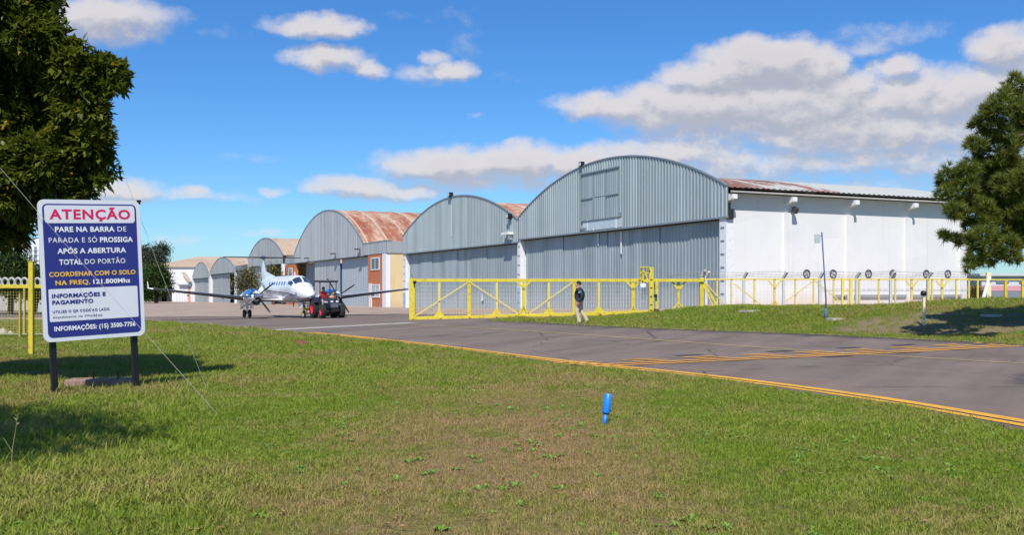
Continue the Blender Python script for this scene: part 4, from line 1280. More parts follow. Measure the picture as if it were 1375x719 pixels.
# ================================================================== SIGN
SW, SH = 1.60, 2.20
pA = Vector((at(56, 391, 15.0).x, 15.0, 0)); pB = Vector((at(194, 391, 16.02).x, 16.02, 0))
sc_ = (pA + pB) / 2
srz = math.atan2((pB - pA).y, (pB - pA).x)
sign = thing('warning_sign', 'blue and white ATENÇÃO notice board on two black posts in the lawn', 'sign', (0, 0, 0))
def rrect(w, h, r, n=6):
    pts = []
    for cx, cy, a0 in ((w / 2 - r, h / 2 - r, 0), (-w / 2 + r, h / 2 - r, 90), (-w / 2 + r, -h / 2 + r, 180), (w / 2 - r, -h / 2 + r, 270)):
        for k in range(n + 1):
            a = R(a0 + 90 * k / n); pts.append((cx + r * math.cos(a), cy + r * math.sin(a)))
    return pts
S_W = mat('sign_white', (.70, .71, .76), .35, 0, .03, 2, 0, 30, (.5, .5, .5), .12)
S_B = mat('sign_blue', (.024, .032, .21), .35, 0, .05, 2)
S_R = mat('sign_red', (.62, .012, .10), .4, 0, .03, 2)
S_Y = mat('sign_yellow', (.80, .48, .08), .4, 0, .03, 2)
S_T = mat('sign_text_white', (.80, .81, .84), .4, 0, .02, 2)
S_G = mat('sign_text_grey', (.22, .23, .30), .5, 0, .05, 2)
ZC = 1.93    # board centre height
def sgn(name, poly, y0, y1, m_, par, cz=0.0, cx=0.0):
    mb = MB(); mb.prism([(x + cx, z + cz) for x, z in poly], y0, y1, 'y'); return mb.build(name, m_, par)
board = sgn('board', rrect(SW, SH, .10), -.012, .012, S_W, sign)
sgn('blue_field', rrect(SW - .13, SH - .13, .075), -.016, -.011, S_B, board)
def rr(x0, z0, x1, z1, r): return [(x + (x0 + x1) / 2, z + (z0 + z1) / 2) for x, z in rrect(x1 - x0, z1 - z0, r)]
sgn('white_header', rr(-.707, .735, .707, 1.012, .05), -.020, -.015, S_W, board)
sgn('white_panel', rr(-.70, -.79, .70, -.285, .02), -.020, -.015, S_W, board)
m = MB()
for sx_ in (-1, 1): m.b2((sx_ * .62 - .03, .03, -1.0), (sx_ * .62 + .03, .09, .9)); 
for zz in (-.9, -.3, .3, .85): m.b2((-.74, .012, zz - .02), (.74, .045, zz + .02))
m.build('rear_brace', M_BLACK, sign)
def text_mesh(txt, size, bold):
    cu = bpy.data.curves.new('t', 'FONT'); cu.body = txt; cu.size = size; cu.extrude = .0012; cu.space_character = 1.14 if bold == 2 else 1.06 if bold else 1.1
    cu.offset = size * (.034 if bold == 2 else .030 if bold else .002); cu.resolution_u = 3
    o = bpy.data.objects.new('t', cu); col.objects.link(o)
    dg = bpy.context.evaluated_depsgraph_get(); me = bpy.data.meshes.new_from_object(o.evaluated_get(dg))
    bpy.data.objects.remove(o); 
    return me
def line(segs, zbase, cap, width, cx=0.0, left=None, yy=-.0205):
    """segments (text, bold, material) laid side by side, fitted to the given width"""
    parts = []; x = 0
    for txt, bold, mt in segs:
        me = text_mesh(txt, cap / .729, bold)
        vs = np.zeros(len(me.vertices) * 3); me.vertices.foreach_get('co', vs); vs = vs.reshape(-1, 3)
        lo, hi = vs[:, 0].min(), vs[:, 0].max()
        parts.append((me, mt, x - lo)); x += hi - lo + cap * .55
    tot = x - cap * .55
    k = width / tot
    x0 = (cx - width / 2) if left is None else left
    for me, mt, off in parts:
        for v in me.vertices:
            X, Yv, Zv = v.co
            v.co = (x0 + (X + off) * k, yy - Zv, zbase + Yv)
        me.materials.clear(); me.materials.append(mt); me.name = 'lettering'
        mesh_obj('lettering', me, None, board)
line([('ATENÇÃO', 2, S_R)], .800, .152, 1.27)
line([('PARE NA BARRA', True, S_T), ('DE', False, S_T)], .600, .082, 1.12)
line([('PARADA E SÓ', False, S_T), ('PROSSIGA', True, S_T)], .432, .082, 1.32)
line([('APÓS A ABERTURA', True, S_T)], .262, .082, 1.08)
line([('TOTAL', True, S_T), ('DO PORTÃO', False, S_T)], .090, .082, 1.04)
line([('COORDENAR COM O SOLO', True, S_Y)], -.092, .072, 1.36)
line([('NA FREQ.', True, S_Y), ('121.800Mhz', True, S_T)], -.225, .072, 1.18)
line([('INFORMAÇÕES E', True, S_B)], -.42, .062, .83, left=-.655, yy=-.0245)
line([('PAGAMENTO', True, S_B)], -.52, .062, .63, left=-.655, yy=-.0245)
line([('UTILIZE O QR CODE AO LADO', False, S_B)], -.655, .042, .88, left=-.655, yy=-.0245)
line([('Atendimento via WhatsApp', False, S_G)], -.735, .036, .76, left=-.655, yy=-.0245)
line([('INFORMAÇÕES: (15) 3500-7756', True, S_T)], -.935, .072, 1.28)
m = MB(); m.b2((SW / 2 - .03, -.02, SH / 2 - .02), (SW / 2 + .03, .03, SH / 2 + .01)); m.b2((SW / 2 - .01, -.02, SH / 2 - .06), (SW / 2 + .015, .03, SH / 2 - .02)); m.build('bracket', M_BLACK, sign)
for sx_ in (-1, 1):
    m = MB(); m.b2((sx_ * .645 - .045, .046, -2.15), (sx_ * .645 + .045, .125, .9)); m.build('post', M_BLACK, sign)
sign.location = (sc_.x - .03, sc_.y, ZC - .0)
sign.rotation_euler = (0, R(-2.6), srz); sign.scale = (.955, 1, .975)

# ------------------------------------------------ concrete footing with rods behind the sign
p = G(128, 524)
t = thing('concrete_footing', 'weathered reddish concrete footing with two rusty rods between the sign posts', 'slab', (p.x, p.y, p.z))
m = MB(); m.box((p.x, p.y + .25, p.z + .06), (1.05, .45, .2), rz=.12); m.build('slab', mat('red_concrete', (.27, .17, .13), .9, 0, .35, 6, .6, 25, (.36, .30, .26), .6), t, bevel=.02)
for dx in (-.12, .28):
    m = MB(); m.tube([(p.x + dx, p.y + .2, p.z + .1), (p.x + dx + .01, p.y + .2, p.z + .27)], .014, 6); m.build('rod', mat('rust_rod', (.14, .045, .03), .8), t)

# ------------------------------------------------ blue marker, poles and small things
p = G(811.5, 570)
t = thing('blue_marker', 'short leaning blue plastic pipe marker in the lawn', 'marker', (p.x, p.y, p.z))
ax = (Vector((p.x + .055, p.y + .03, p.z + .365)) - p).normalized()
M_BLUE = mat('marker_blue', (.015, .21, .78), .35, 0, .05, 6, 0, 30, (.10, .2, .4), .2)
m = MB(); m.tube([p - ax * .05, p + ax * .125], .030, 14); m.build('lower_pipe', mat('marker_dull_blue', (.03, .17, .45), .5), t)
m = MB(); m.tube([p + ax * .122, p + ax * .13], .038, 14); m.build('collar', mat('dark_ring', (.02, .03, .06), .6), t)
m = MB(); m.tube([p + ax * .13, p + ax * .14, p + ax * .355, p + ax * .362], [.042, .046, .046, .040], 16); m.build('sleeve', M_BLUE, t)
m = MB(); m.tube([p + ax * .362, p + ax * .366], .036, 14); m.build('cap', mat('marker_pale_blue', (.25, .5, .8), .5), t)
# sprig beside the marker is grass; tall blue pole
p = G(1109, 430); top = at(1103.5, 312, p.y + .1)
t = thing('blue_pole', 'tall slender blue pole with a small plate, leaning slightly before the white wall', 'pole', (p.x, p.y, p.z))
m = MB(); m.tube([p - Vector((0, 0, .2)), p + Vector((0, 0, .8)), top], [.030, .028, .024], 10); m.build('shaft', mat('pole_blue', (.05, .06, .20), .5, 0, .15, 3), t)
m = MB(); m.tube([p - Vector((0, 0, .1)), p + Vector((0, 0, .45))], .06, 10); m.build('sleeve', mat('pole_teal', (.06, .12, .20), .6, 0, .2, 5), t)
m = MB(); m.b2((top.x - .27, top.y - .02, top.z - .42), (top.x - .055, top.y + .02, top.z - .08)); pl = m.build('plate', mat('plate_grey', (.40, .45, .47), .5), t)
m = MB(); m.beam((top.x - .1, top.y, top.z - .15), (top.x, top.y, top.z - .15), .03); m.build('plate_arm', mat('plate_dark', (.08, .1, .12), .5), pl)
for (u, v, w, lb_) in ((1122, 430.5, .55, 'flat pale concrete slab in the grass right of the blue pole'), (1006, 419.5, .75, 'flat pale concrete slab in the grass near the gate frame'), (1331, 425.5, .5, 'small pale slab lying in the pine shade')):
    p = G(u, v); m = MB(); m.box((p.x, p.y, p.z + .03), (w, .5, .10), rz=.3); tag(m.build('concrete_slab', mat('slab_pale', (.45, .44, .38), .9, 0, .2, 4, .3, 20), bevel=.01), lb_, 'slab')
p = G(1240.5, 437.5); Z = p.y
t = thing('lamp_post', 'short cream post with a black lamp on its head in the dry grass', 'post', (p.x, p.y, p.z))
m = MB(); m.b2((p.x - .04, p.y - .04, p.z - .1), (p.x + .04, p.y + .04, gzv(398, Z))); m.build('post', M_CREAM, t)
m = MB(); m.lathe([(0, .0), (.085, 0), (.10, .05), (.10, .11), (.06, .17), (0, .18)], (p.x - .01, p.y, gzv(397.5, Z)), 12); m.build('lamp_head', M_BLACK, t)
# soil heaps
def mound(u, v, w, h, name, label, m_, seed=1):
    p = G(u, v); rr_ = random.Random(seed); mb = MB(); rows = []
    for j in range(6):
        f = j / 5; row = []
        for k in range(14):
            a = 2 * math.pi * k / 14; r = w / 2 * (1 - f) ** .7 * (1 + .18 * rr_.uniform(-1, 1))
            row.append((p.x + r * math.cos(a), p.y + r * .7 * math.sin(a), p.z - .03 + h * f * (1 + .1 * rr_.uniform(-1, 1))))
        rows.append(row)
    mb.grid(rows, close=True); mb.add(rows[-1], [tuple(range(14))])
    return tag(mb.build(name, m_, smooth=True), label, 'heap')
M_SOIL = mat('red_soil', (.17, .065, .035), .95, 0, .35, 9, .9, 18)
mound(404, 464, .62, .20, 'ant_mound', 'small heap of red soil in the grass near the edge of the taxiway', M_SOIL, 3)
mound(302, 441.5, .45, .12, 'soil_clump', 'small dark clump of soil on the asphalt edge left of the aircraft', M_SOIL, 4)
# rubble by the left fence
for i, (u, v, w, h) in enumerate(((4, 451, .5, .32), (14, 451.5, .4, .22), (-8, 450, .6, .3))):
    mound(u, v, w, h, 'rubble_lump', ['pale lump of rubble at the left edge behind the mesh fence', 'smallest pale lump of rubble beside the left edge fence', 'pale rubble lump farthest left'][i], mat('rubble', (.42, .37, .27), .95, 0, .3, 8, .8, 15), 10 + i)

# ================================================================== AIRCRAFT  (local: x forward, y left, z up, wheels on z = 0)
AC_W = mat('aircraft_white', (.80, .80, .82), .22, 0, .02, 1.5, coat=.4)
AC_B = mat('aircraft_blue', (.035, .16, .36), .2, .2, .05, 1.5, coat=.5)
AC_D = mat('deice_boot', (.016, .016, .022), .5, 0, .15, 3)
AC_G = mat('aircraft_grey', (.22, .23, .25), .35, .2, .08, 2)
AC_M = mat('bare_metal', (.55, .56, .58), .18, .9, .05, 3)
AC_S = mat('aircraft_stripe', (.035, .04, .09), .3)
AC_GL = glass_mat('cockpit_glass', (.03, .045, .08), .08)
plane = thing('aircraft', 'white twin turboprop aircraft with T tail and blue engine cowls being towed', 'aircraft', (0, 0, 0))
FS = [  # x, half width, z centre, half height
    (6.50, .02, 1.50, .02), (6.40, .17, 1.50, .15), (6.15, .31, 1.51, .27), (5.70, .45, 1.55, .40), (5.10, .57, 1.62, .52), (4.55, .655, 1.69, .62),
    (4.30, .68, 1.73, .68), (4.0, .70, 1.79, .77), (3.7, .715, 1.84, .84), (3.35, .725, 1.87, .875), (2.6, .73, 1.88, .885), (-2.4, .73, 1.88, .885), (-3.4, .66, 1.93, .83), (-4.4, .53, 2.02, .70),
    (-5.4, .38, 2.13, .54), (-6.4, .24, 2.24, .37), (-7.2, .13, 2.33, .22), (-7.7, .04, 2.38, .09)]
fx = np.array([s[0] for s in FS])[::-1]
def fus(x, phi, off=0.0):
    """point on the skin; phi from the top, positive to the left (+y)"""
    hw = np.interp(x, fx, [s[1] for s in FS][::-1]); zc = np.interp(x, fx, [s[2] for s in FS][::-1]); hh = np.interp(x, fx, [s[3] for s in FS][::-1])
    n = 2.25
    c, s_ = math.cos(phi), math.sin(phi)
    return Vector((x, (hw + off) * math.copysign(abs(s_) ** (2 / n), s_), zc + (hh + off) * math.copysign(abs(c) ** (2 / n), c)))
def fstations():
    xs_ = []
    for a, b in zip(FS[:-1], FS[1:]):
        n = max(1, int(abs(a[0] - b[0]) / .45)); xs_ += [a[0] + (b[0] - a[0]) * k / n for k in range(n)]
    return xs_ + [FS[-1][0]]
m = MB(); m.sm = True; NPH = 28
m.grid([[fus(x, 2 * math.pi * k / NPH) for k in range(NPH)] for x in fstations()], close=True)
fusel = m.build('fuselage', AC_W, plane)
def patch(name, x0, x1, p0, p1, m_, par, off=.006, nx_=6, np_=6, skew=0.0, hw=None):
    mb = MB(); mb.sm = True; rows = []
    for i in range(nx_ + 1):
        f = i / nx_; rows.append([fus(x0 + (x1 - x0) * f + skew * (j / np_), p0 + (p1 - p0) * j / np_, off) for j in range(np_ + 1)])
    mb.grid(rows); rows2 = [[p - Vector((0, 0, 0)) for p in r] for r in rows]
    o = mb.build(name, m_, par, fixn=False)
    return o
for s in (-1, 1):
    patch('windscreen', 4.56, 3.80, s * R(3), s * R(46), AC_GL, fusel, skew=-.12)
    patch('cockpit_window', 4.14, 3.56, s * R(50), s * R(71), AC_GL, fusel, skew=-.10)
    patch('cockpit_window', 3.48, 3.18, s * R(56), s * R(72), AC_GL, fusel)
    for k in range(7):
        x = 2.45 - k * .72
        patch('cabin_window', x, x - .30, s * R(60), s * R(75), mat('cabin_glass', (.03, .10, .28), .1), fusel, nx_=3, np_=3)
    # waist stripes
    for (pa, pb, xa) in ((100, 104, 4.9), (107, 109.5, 4.6), (112.5, 114, 4.3)):
        mb = MB(); rows = []
        for i in range(41):
            f = i / 40; x = xa - (xa + 5.6) * f; d = 16 * (f ** 1.5) - 2
            rows.append([fus(x, s * R(pa - d), .006), fus(x, s * R(pb - d), .006)])
        mb.grid(rows); mb.build('stripe', AC_S, fusel, fixn=False)
    patch('registration_panel', 5.05, 4.85, s * R(88), s * R(104), AC_G, fusel, nx_=2, np_=2)
patch('nose_underside', 6.3, 4.6, R(128), R(232), AC_G, fusel, off=.005, nx_=10, np_=10)
patch('cabin_door_outline', -2.3, -2.34, R(50), R(115), AC_S, fusel, nx_=1)
m = MB(); m.box((2.2, 0, 2.85), (.18, .03, .30)); m.build('blade_antenna', AC_W, plane)
m = MB(); m.beam((1.9, 0, 1.0), (1.85, 0, .72), .03, .06); m.build('belly_antenna', AC_G, plane)

def airfoil(chord, thick, n=9):
    pts = []
    for k in range(n + 1):
        t_ = (1 - math.cos(math.pi * k / n)) / 2
        y = 5 * thick * (.2969 * math.sqrt(t_) - .126 * t_ - .3516 * t_ ** 2 + .2843 * t_ ** 3 - .1015 * t_ ** 4)
        pts.append((t_, y))
    up = [(p[0] * chord, p[1] * chord) for p in pts]; dn = [(p[0] * chord, -p[1] * chord * .7) for p in pts]
    return up[::-1] + dn[1:]        # from trailing edge over the top to the nose and back below
def wing(name, secs, m_, par, horizontal=True):
    """secs: (LE x, span, z, chord, thickness)"""
    mb = MB(); mb.sm = True; rows = []
    for xl, y, z, c, th in secs:
        if horizontal: rows.append([(xl - a, y, z + b) for a, b in airfoil(c, th)])
        else: rows.append([(xl - a, b, z) for a, b in airfoil(c, th)])
    mb.grid(rows, close=True); mb.sm = False
    mb.add(rows[0], [tuple(range(len(rows[0])))]); mb.add(rows[-1], [tuple(range(len(rows[-1])))[::-1]])
    o = mb.build(name, m_, par)
    return o, rows
def boot(secs, par, a=.08, horizontal=True, m_=None):
    mb = MB(); mb.sm = True; rows = []
    for xl, y, z, c, th in secs:
        af = airfoil(c, th, 14); le = [(p, q) for p, q in af if p <= c * a]
        if horizontal: rows.append([(xl - p + .008, y, z + q * 1.04 + math.copysign(.004, q)) for p, q in le])
        else: rows.append([(xl - p + .008, q * 1.04 + math.copysign(.004, q), z) for p, q in le])
    mb.grid(rows); mb.build('deice_boot', m_ or AC_D, par, fixn=False)
WZ = 1.22
for s in (1, -1):
    inner = [(1.25, s * .3, WZ - .05, 2.55, .16), (1.15, s * 2.6, WZ, 2.35, .15)]
    outer = [(1.15, s * 2.6, WZ, 2.35, .15), (.80, s * 5.5, WZ + .33, 1.75, .14), (.42, s * 8.45, WZ + .66, 1.05, .12), (.30, s * 8.72, WZ + .70, .85, .10)]
    wsecs = inner + outer[1:]
    w, _ = wing('wing', wsecs, AC_W, plane)
    boot([(1.2, s * .75, WZ - .04, 2.5, .16), (1.16, s * 2.2, WZ - .01, 2.4, .15)], w, .13)
    boot([(1.10, s * 3.05, WZ + .05, 2.28, .15), outer[1], outer[2]], w, .14)
    wl, _ = wing('winglet', [(.25, 0, WZ + .70, .8, .10), (-.15, 0, WZ + 1.15, .42, .08)], AC_W, w, horizontal=False)
    wl.location = (0, s * 8.72, 0)
    for k in range(2):
        mb = MB(); mb.box((-.95 + .2 * k, s * (4 + 2.2 * k), WZ + .02 + .22 * k), (.5, .08, .12)); mb.build('flap_fairing', AC_W, w)
    # nacelle
    nc = thing('x', None, None); bpy.data.objects.remove(nc)
    NS = [(3.05, .20, 1.42, .22), (2.9, .30, 1.42, .34), (2.5, .38, 1.43, .42), (1.8, .43, 1.44, .46), (1.0, .44, 1.42, .46), (0, .42, 1.34, .40), (-1.2, .30, 1.28, .26), (-2.1, .06, 1.24, .06)]
    def nac(x, k, n=20, off=0):
        a = 2 * math.pi * k / n
        xs2 = np.array([q[0] for q in NS])[::-1]
        hw, zc_, hh = [np.interp(x, xs2, [q[i] for q in NS][::-1]) for i in (1, 2, 3)]
        return (x, s * 2.6 + (hw + off) * math.sin(a), zc_ + (hh + off) * math.cos(a))
    mb = MB(); mb.sm = True; xs3 = [3.05, 2.9, 2.7, 2.5, 2.15, 1.8, 1.4, 1.0, .5, 0, -.6, -1.2, -1.7, -2.1]
    mb.grid([[nac(x, k) for k in range(20)] for x in xs3], close=True)
    na = mb.build('nacelle', AC_W, plane)
    mb = MB(); mb.sm = True; mb.grid([[nac(x, k, 40, .007) for k in range(-11, 12)] for x in xs3[1:9]]); mb.build('cowl_top', AC_B, na, fixn=False)
    mb = MB(); mb.sm = True; mb.grid([[(3.06, s * 2.6 + .30 * math.sin(a) * r, 1.18 + .20 * math.cos(a) * r) for a in np.linspace(0, 2 * math.pi, 13)[:-1]] for r in (1, .8)], close=True)
    mb.sm = False
    mb.lathe([(.24, -.35), (.25, 0), (.20, .02), (.19, -.1), (0, -.1)], (2.95, s * 2.6, 1.10), 14, Matrix.Rotation(R(90), 3, 'Y')); mb.build('air_intake', AC_D, na)
    for e in (-1, 1):
        mb = MB(); mb.tube([(2.35, s * 2.6 + e * .36, 1.48), (2.15, s * 2.6 + e * .52, 1.46), (1.85, s * 2.6 + e * .58, 1.44)], [.10, .10, .09], 8, cap=True); mb.build('exhaust_stack', AC_M, na)
    mb = MB(); mb.lathe([(.0, .42), (.06, .38), (.13, .24), (.17, .08), (.18, 0), (0, 0)], (3.06, s * 2.6, 1.45), 16, Matrix.Rotation(R(90), 3, 'Y')); sp = mb.build('spinner', AC_M, na)
    for b in range(4):
        a = R(33 + 90 * b) if s > 0 else R(38 + 90 * b)
        rows = []
        for r_, ch, tw_ in ((.12, .09, 60), (.35, .12, 50), (.75, .14, 38), (1.15, .11, 30), (1.33, .07, 28)):
            t_ = R(tw_); ca2, sa2 = math.cos(a), math.sin(a); row = []
            for q, th in ((-.5, 0), (0, .02), (.5, 0), (0, -.02)):
                dx = q * ch * math.sin(t_) + th; dt = q * ch * math.cos(t_)
                row.append((3.17 + dx, s * 2.6 + r_ * ca2 - dt * sa2, 1.45 + r_ * sa2 + dt * ca2))
            rows.append(row)
        mb = MB(); mb.grid(rows, close=True); mb.add(rows[-1], [(0, 1, 2, 3)]); mb.build('propeller_blade', mat('prop_dark', (.045, .045, .05), .4, .2), na)
    # main gear
    gy_ = s * 2.6
    mb = MB(); mb.tube([(.15, gy_, 1.1), (.1, gy_, .62)], .085, 10); mb.tube([(.1, gy_, .62), (.05, gy_, .27)], .05, 10); mb.tube([(.05, gy_ - .2, .27), (.05, gy_ + .2, .27)], .04, 8)
    mb.beam((.1, gy_, .75), (-.75, gy_, 1.1), .05); gr = mb.build('main_gear_leg', AC_W, plane)
    for e in (-1, 1):
        mb = MB(); mb.box((.0, gy_ + e * .30, .80), (1.15, .02, .42)); mb.build('gear_door', AC_W, gr)
        mb = MB(); mb.lathe([(.13, -.075), (.25, -.075), (.275, -.03), (.275, .03), (.25, .075), (.13, .075)], (.05, gy_ + e * .17, .275), 18, Matrix.Rotation(R(90), 3, 'X')); mb.build('tyre', M_RUBBER, gr)
        mb = MB(); mb.lathe([(0, -.05), (.13, -.06), (.13, .06), (0, .05)], (.05, gy_ + e * .17, .275), 12, Matrix.Rotation(R(90), 3, 'X')); mb.build('rim', AC_G, gr)
mb = MB(); mb.tube([(4.5, 0, 1.15), (4.52, 0, .62)], .07, 10); mb.tube([(4.52, 0, .62), (4.6, 0, .27)], .045, 8); mb.tube([(4.6, -.14, .27), (4.6, .14, .27)], .03, 6); mb.beam((4.5, 0, .85), (5.1, 0, 1.15), .04)
ng = mb.build('nose_gear_leg', AC_W, plane)
mb = MB(); mb.lathe([(.12, -.06), (.24, -.06), (.27, 0), (.24, .06), (.12, .06)], (4.6, 0, .27), 18, Matrix.Rotation(R(90), 3, 'X')); mb.build('tyre', M_RUBBER, ng)
for e in (-1, 1):
    mb = MB(); mb.lathe([(0, -.01), (.15, -.01), (.15, .01), (0, .02)], (4.6, e * .07, .27), 12, Matrix.Rotation(R(90), 3, 'X')); mb.build('rim', AC_W, ng)
    mb = MB(); mb.box((4.7, e * .25, .88), (.9, .02, .32)); mb.build('gear_door', AC_W, ng)
mb = MB(); mb.lathe([(0, -.05), (.08, -.04), (.10, .04), (0, .045)], (4.62, 0, .78), 12, Matrix.Rotation(R(90), 3, 'Y')); mb.build('landing_light', AC_M, ng)
# tail
finsecs = [(-4.7, 0, 2.35, 2.8, .10), (-6.15, 0, 3.2, 1.75, .10), (-7.0, 0, 4.15, 1.35, .09)]
f_, _ = wing('tail_fin', finsecs, AC_W, plane, horizontal=False)
boot(finsecs, f_, .06, horizontal=False, m_=AC_G)
mb = MB(); mb.add([(-2.9, .0, 2.72), (-5.6, .08, 2.45), (-6.2, .04, 3.15), (-5.6, -.08, 2.45), (-6.2, -.04, 3.15), (-5.9, 0, 2.45)], [(0, 1, 2), (0, 4, 3), (0, 2, 4)]); mb.build('dorsal_fin', AC_W, plane)
for s in (1, -1):
    st = [(-6.85, s * .02, 4.18, 1.35, .10), (-7.45, s * 2.80, 4.22, .72, .09)]
    o, _ = wing('tailplane', st, AC_W, plane); boot(st, o, .16)
mb = MB(); mb.sm = True; mb.tube([(-6.55, 0, 4.18), (-6.75, 0, 4.19), (-7.5, 0, 4.2), (-8.45, 0, 4.2)], [.02, .11, .13, .02], 10); mb.build('tail_bullet', AC_S, plane)
mb = MB(); mb.beam((-7.6, 0, 4.28), (-7.65, 0, 4.58), .03); mb.build('vhf_antenna', AC_G, plane)
for s in (1, -1):
    mb = MB(); mb.add([(-5.4, s * .15, 1.80), (-7.2, s * .12, 2.15), (-7.3, s * .42, 1.72), (-6.2, s * .38, 1.58), (-5.4, s * .12, 1.80), (-7.2, s * .09, 2.15), (-7.3, s * .39, 1.72), (-6.2, s * .35, 1.58)], [(0, 1, 2, 3), (7, 6, 5, 4), (0, 3, 7, 4), (3, 2, 6, 7)]); mb.build('ventral_fin', AC_W, plane)
TH = R(26)
PX, PY = -15.0, 66.9
plane.location = (PX, PY, gz(PX, PY) + .03)
plane.rotation_euler = (0, 0, math.atan2(-math.cos(TH), math.sin(TH)))

# ================================================================== PEOPLE
SKIN = mat('skin', (.36, .20, .13), .6, 0, .05, 4)
HAIR = mat('hair_dark', (.012, .010, .009), .8, 0, .2, 20)
def figure(name, label, J, chains, colours, loc, rz, zoff=0.0):
    """J: joint name -> (pos, radius); chains: lists of joints; colours: (joint, joint) -> material slot"""
    names = list(J); idx = {n: i for i, n in enumerate(names)}
    es = []
    for ch in chains:
        for a, b in zip(ch[:-1], ch[1:]): es.append((idx[a], idx[b]))
    me = bpy.data.meshes.new(name); me.from_pydata([J[n][0] for n in names], es, [])
    o = bpy.data.objects.new(name, me); col.objects.link(o)
    sk = o.modifiers.new('s', 'SKIN'); sk.use_smooth_shade = True
    for n in names:
        sv = me.skin_vertices[0].data[idx[n]]; r = J[n][1]
        rk = 1.18 if (r[0] if isinstance(r, tuple) else r) > .03 else 1.0; sv.radius = (r[0] * rk, r[1] * rk) if isinstance(r, tuple) else (r * rk, r * rk)
        sv.use_root = (n == 'pelvis')
    sb = o.modifiers.new('u', 'SUBSURF'); sb.levels = 2; sb.render_levels = 2
    dg = bpy.context.evaluated_depsgraph_get(); m2 = bpy.data.meshes.new_from_object(o.evaluated_get(dg))
    bpy.data.objects.remove(o)
    mlist = []
    for v in colours.values():
        if v not in mlist: mlist.append(v)
    m2.materials.clear()
    for q in mlist: m2.materials.append(q)
    segs = [(Vector(J[a][0]), Vector(J[b][0]), mlist.index(v)) for (a, b), v in colours.items()]
    for p in m2.polygons:
        c = p.center; best = 1e9
        for a, b, mi in segs:
            d = b - a; t_ = max(0, min(1, (c - a).dot(d) / d.length_squared)); dist = (a + d * t_ - c).length
            if dist < best: best = dist; p.material_index = mi
        p.use_smooth = True
    m2.name = name
    o = bpy.data.objects.new(name, m2); col.objects.link(o); tag(o, label, 'person')
    o.location = loc; o.rotation_euler = (0, 0, rz)
    return o
def hand(J, chains, colours, nm, wr, d, side, m_=None):
    """palm plus four fingers and a thumb past the wrist, slightly curled"""
    d = Vector(d).normalized(); wr = Vector(wr); sidev = Vector(side).normalized(); nrm = d.cross(sidev)
    J[nm + 'palm'] = (wr + d * .06, (.035, .022)); chains.append([nm, nm + 'palm']); colours[(nm, nm + 'palm')] = m_ or SKIN
    for i, (off, ln) in enumerate(((-.030, .060), (-.010, .072), (.010, .068), (.028, .052))):
        b = wr + d * .095 + sidev * off; t_ = b + d * ln * .55 + nrm * .008; e = b + d * ln + nrm * .030
        J[f'{nm}f{i}a'] = (b, .011); J[f'{nm}f{i}b'] = (t_, .010); J[f'{nm}f{i}c'] = (e, .008)
        chains.append([nm + 'palm', f'{nm}f{i}a', f'{nm}f{i}b', f'{nm}f{i}c'])
        for a, b2 in (('a', 'b'), ('b', 'c')): colours[(f'{nm}f{i}{a}', f'{nm}f{i}{b2}')] = m_ or SKIN
    b = wr + d * .04 - sidev * .035; e = b + d * .05 - sidev * .022
    J[nm + 'ta'] = (b, .012); J[nm + 'tb'] = (e, .010); chains.append([nm + 'palm', nm + 'ta', nm + 'tb']); colours[(nm + 'ta', nm + 'tb')] = m_ or SKIN
def head(J, chains, colours, base, fwd=(1, 0, 0)):
    b = Vector(base); f = Vector(fwd).normalized()
    J['neck'] = (b, .060); J['skull'] = (b + Vector((0, 0, .11)) + f * .02, (.082, .075)); J['crown'] = (b + Vector((0, 0, .20)) + f * .012, (.080, .072))
    J['chin'] = (b + Vector((0, 0, .045)) + f * .065, .038); J['nose'] = (b + Vector((0, 0, .115)) + f * .115, .014)
    chains.append(['neck', 'skull', 'crown']); chains.append(['skull', 'chin']); chains.append(['skull', 'nose'])
    for a, b_ in (('neck', 'skull'), ('skull', 'crown'), ('skull', 'chin'), ('skull', 'nose')): colours[(a, b_)] = SKIN
def face_bits(o, base, fwd=(1, 0, 0), hair=HAIR, cap=None, low=.10):
    """hair cap, eyes, mouth and ears as children"""
    b = Vector(base); f = Vector(fwd).normalized(); s = Vector((-f.y, f.x, 0)); c = b + Vector((0, 0, .165)) + f * .0
    mb = MB(); mb.sm = True; rows = []
    for i in range(8):
        th = R(8 + i * 13.5); row = []
        for k in range(16):
            a = 2 * math.pi * k / 16; fr_ = math.cos(a); zz = math.cos(th); lim = 1 if fr_ < .45 else (1 if zz > .38 else .0)
            if lim == 0: zz = .38; rr_ = math.sin(math.acos(.38))
            else: rr_ = math.sin(th)
            row.append(c + f * (fr_ * rr_ * .108 - .004) + s * (math.sin(a) * rr_ * .094) + Vector((0, 0, zz * .118)))
        rows.append(row)
    mb.grid(rows, close=True); mb.add(rows[0], [tuple(range(16))])
    h = mb.build('hair' if cap is None else 'cap', cap or hair, None); h.parent = o
    for e in (-1, 1):
        mb = MB(); mb.box(b + f * .088 + s * (e * .033) + Vector((0, 0, .135)), (.012, .016, .008)); q = mb.build('eye', HAIR, None); q.parent = o
        mb = MB(); mb.sm = True; mb.box(b + s * (e * .085) + Vector((0, 0, .12)), (.03, .015, .05)); q = mb.build('ear', SKIN, None); q.parent = o
    mb = MB(); mb.box(b + f * .098 + Vector((0, 0, .066)), (.01, .04, .006)); q = mb.build('mouth', mat('lips', (.25, .08, .07), .6), None); q.parent = o

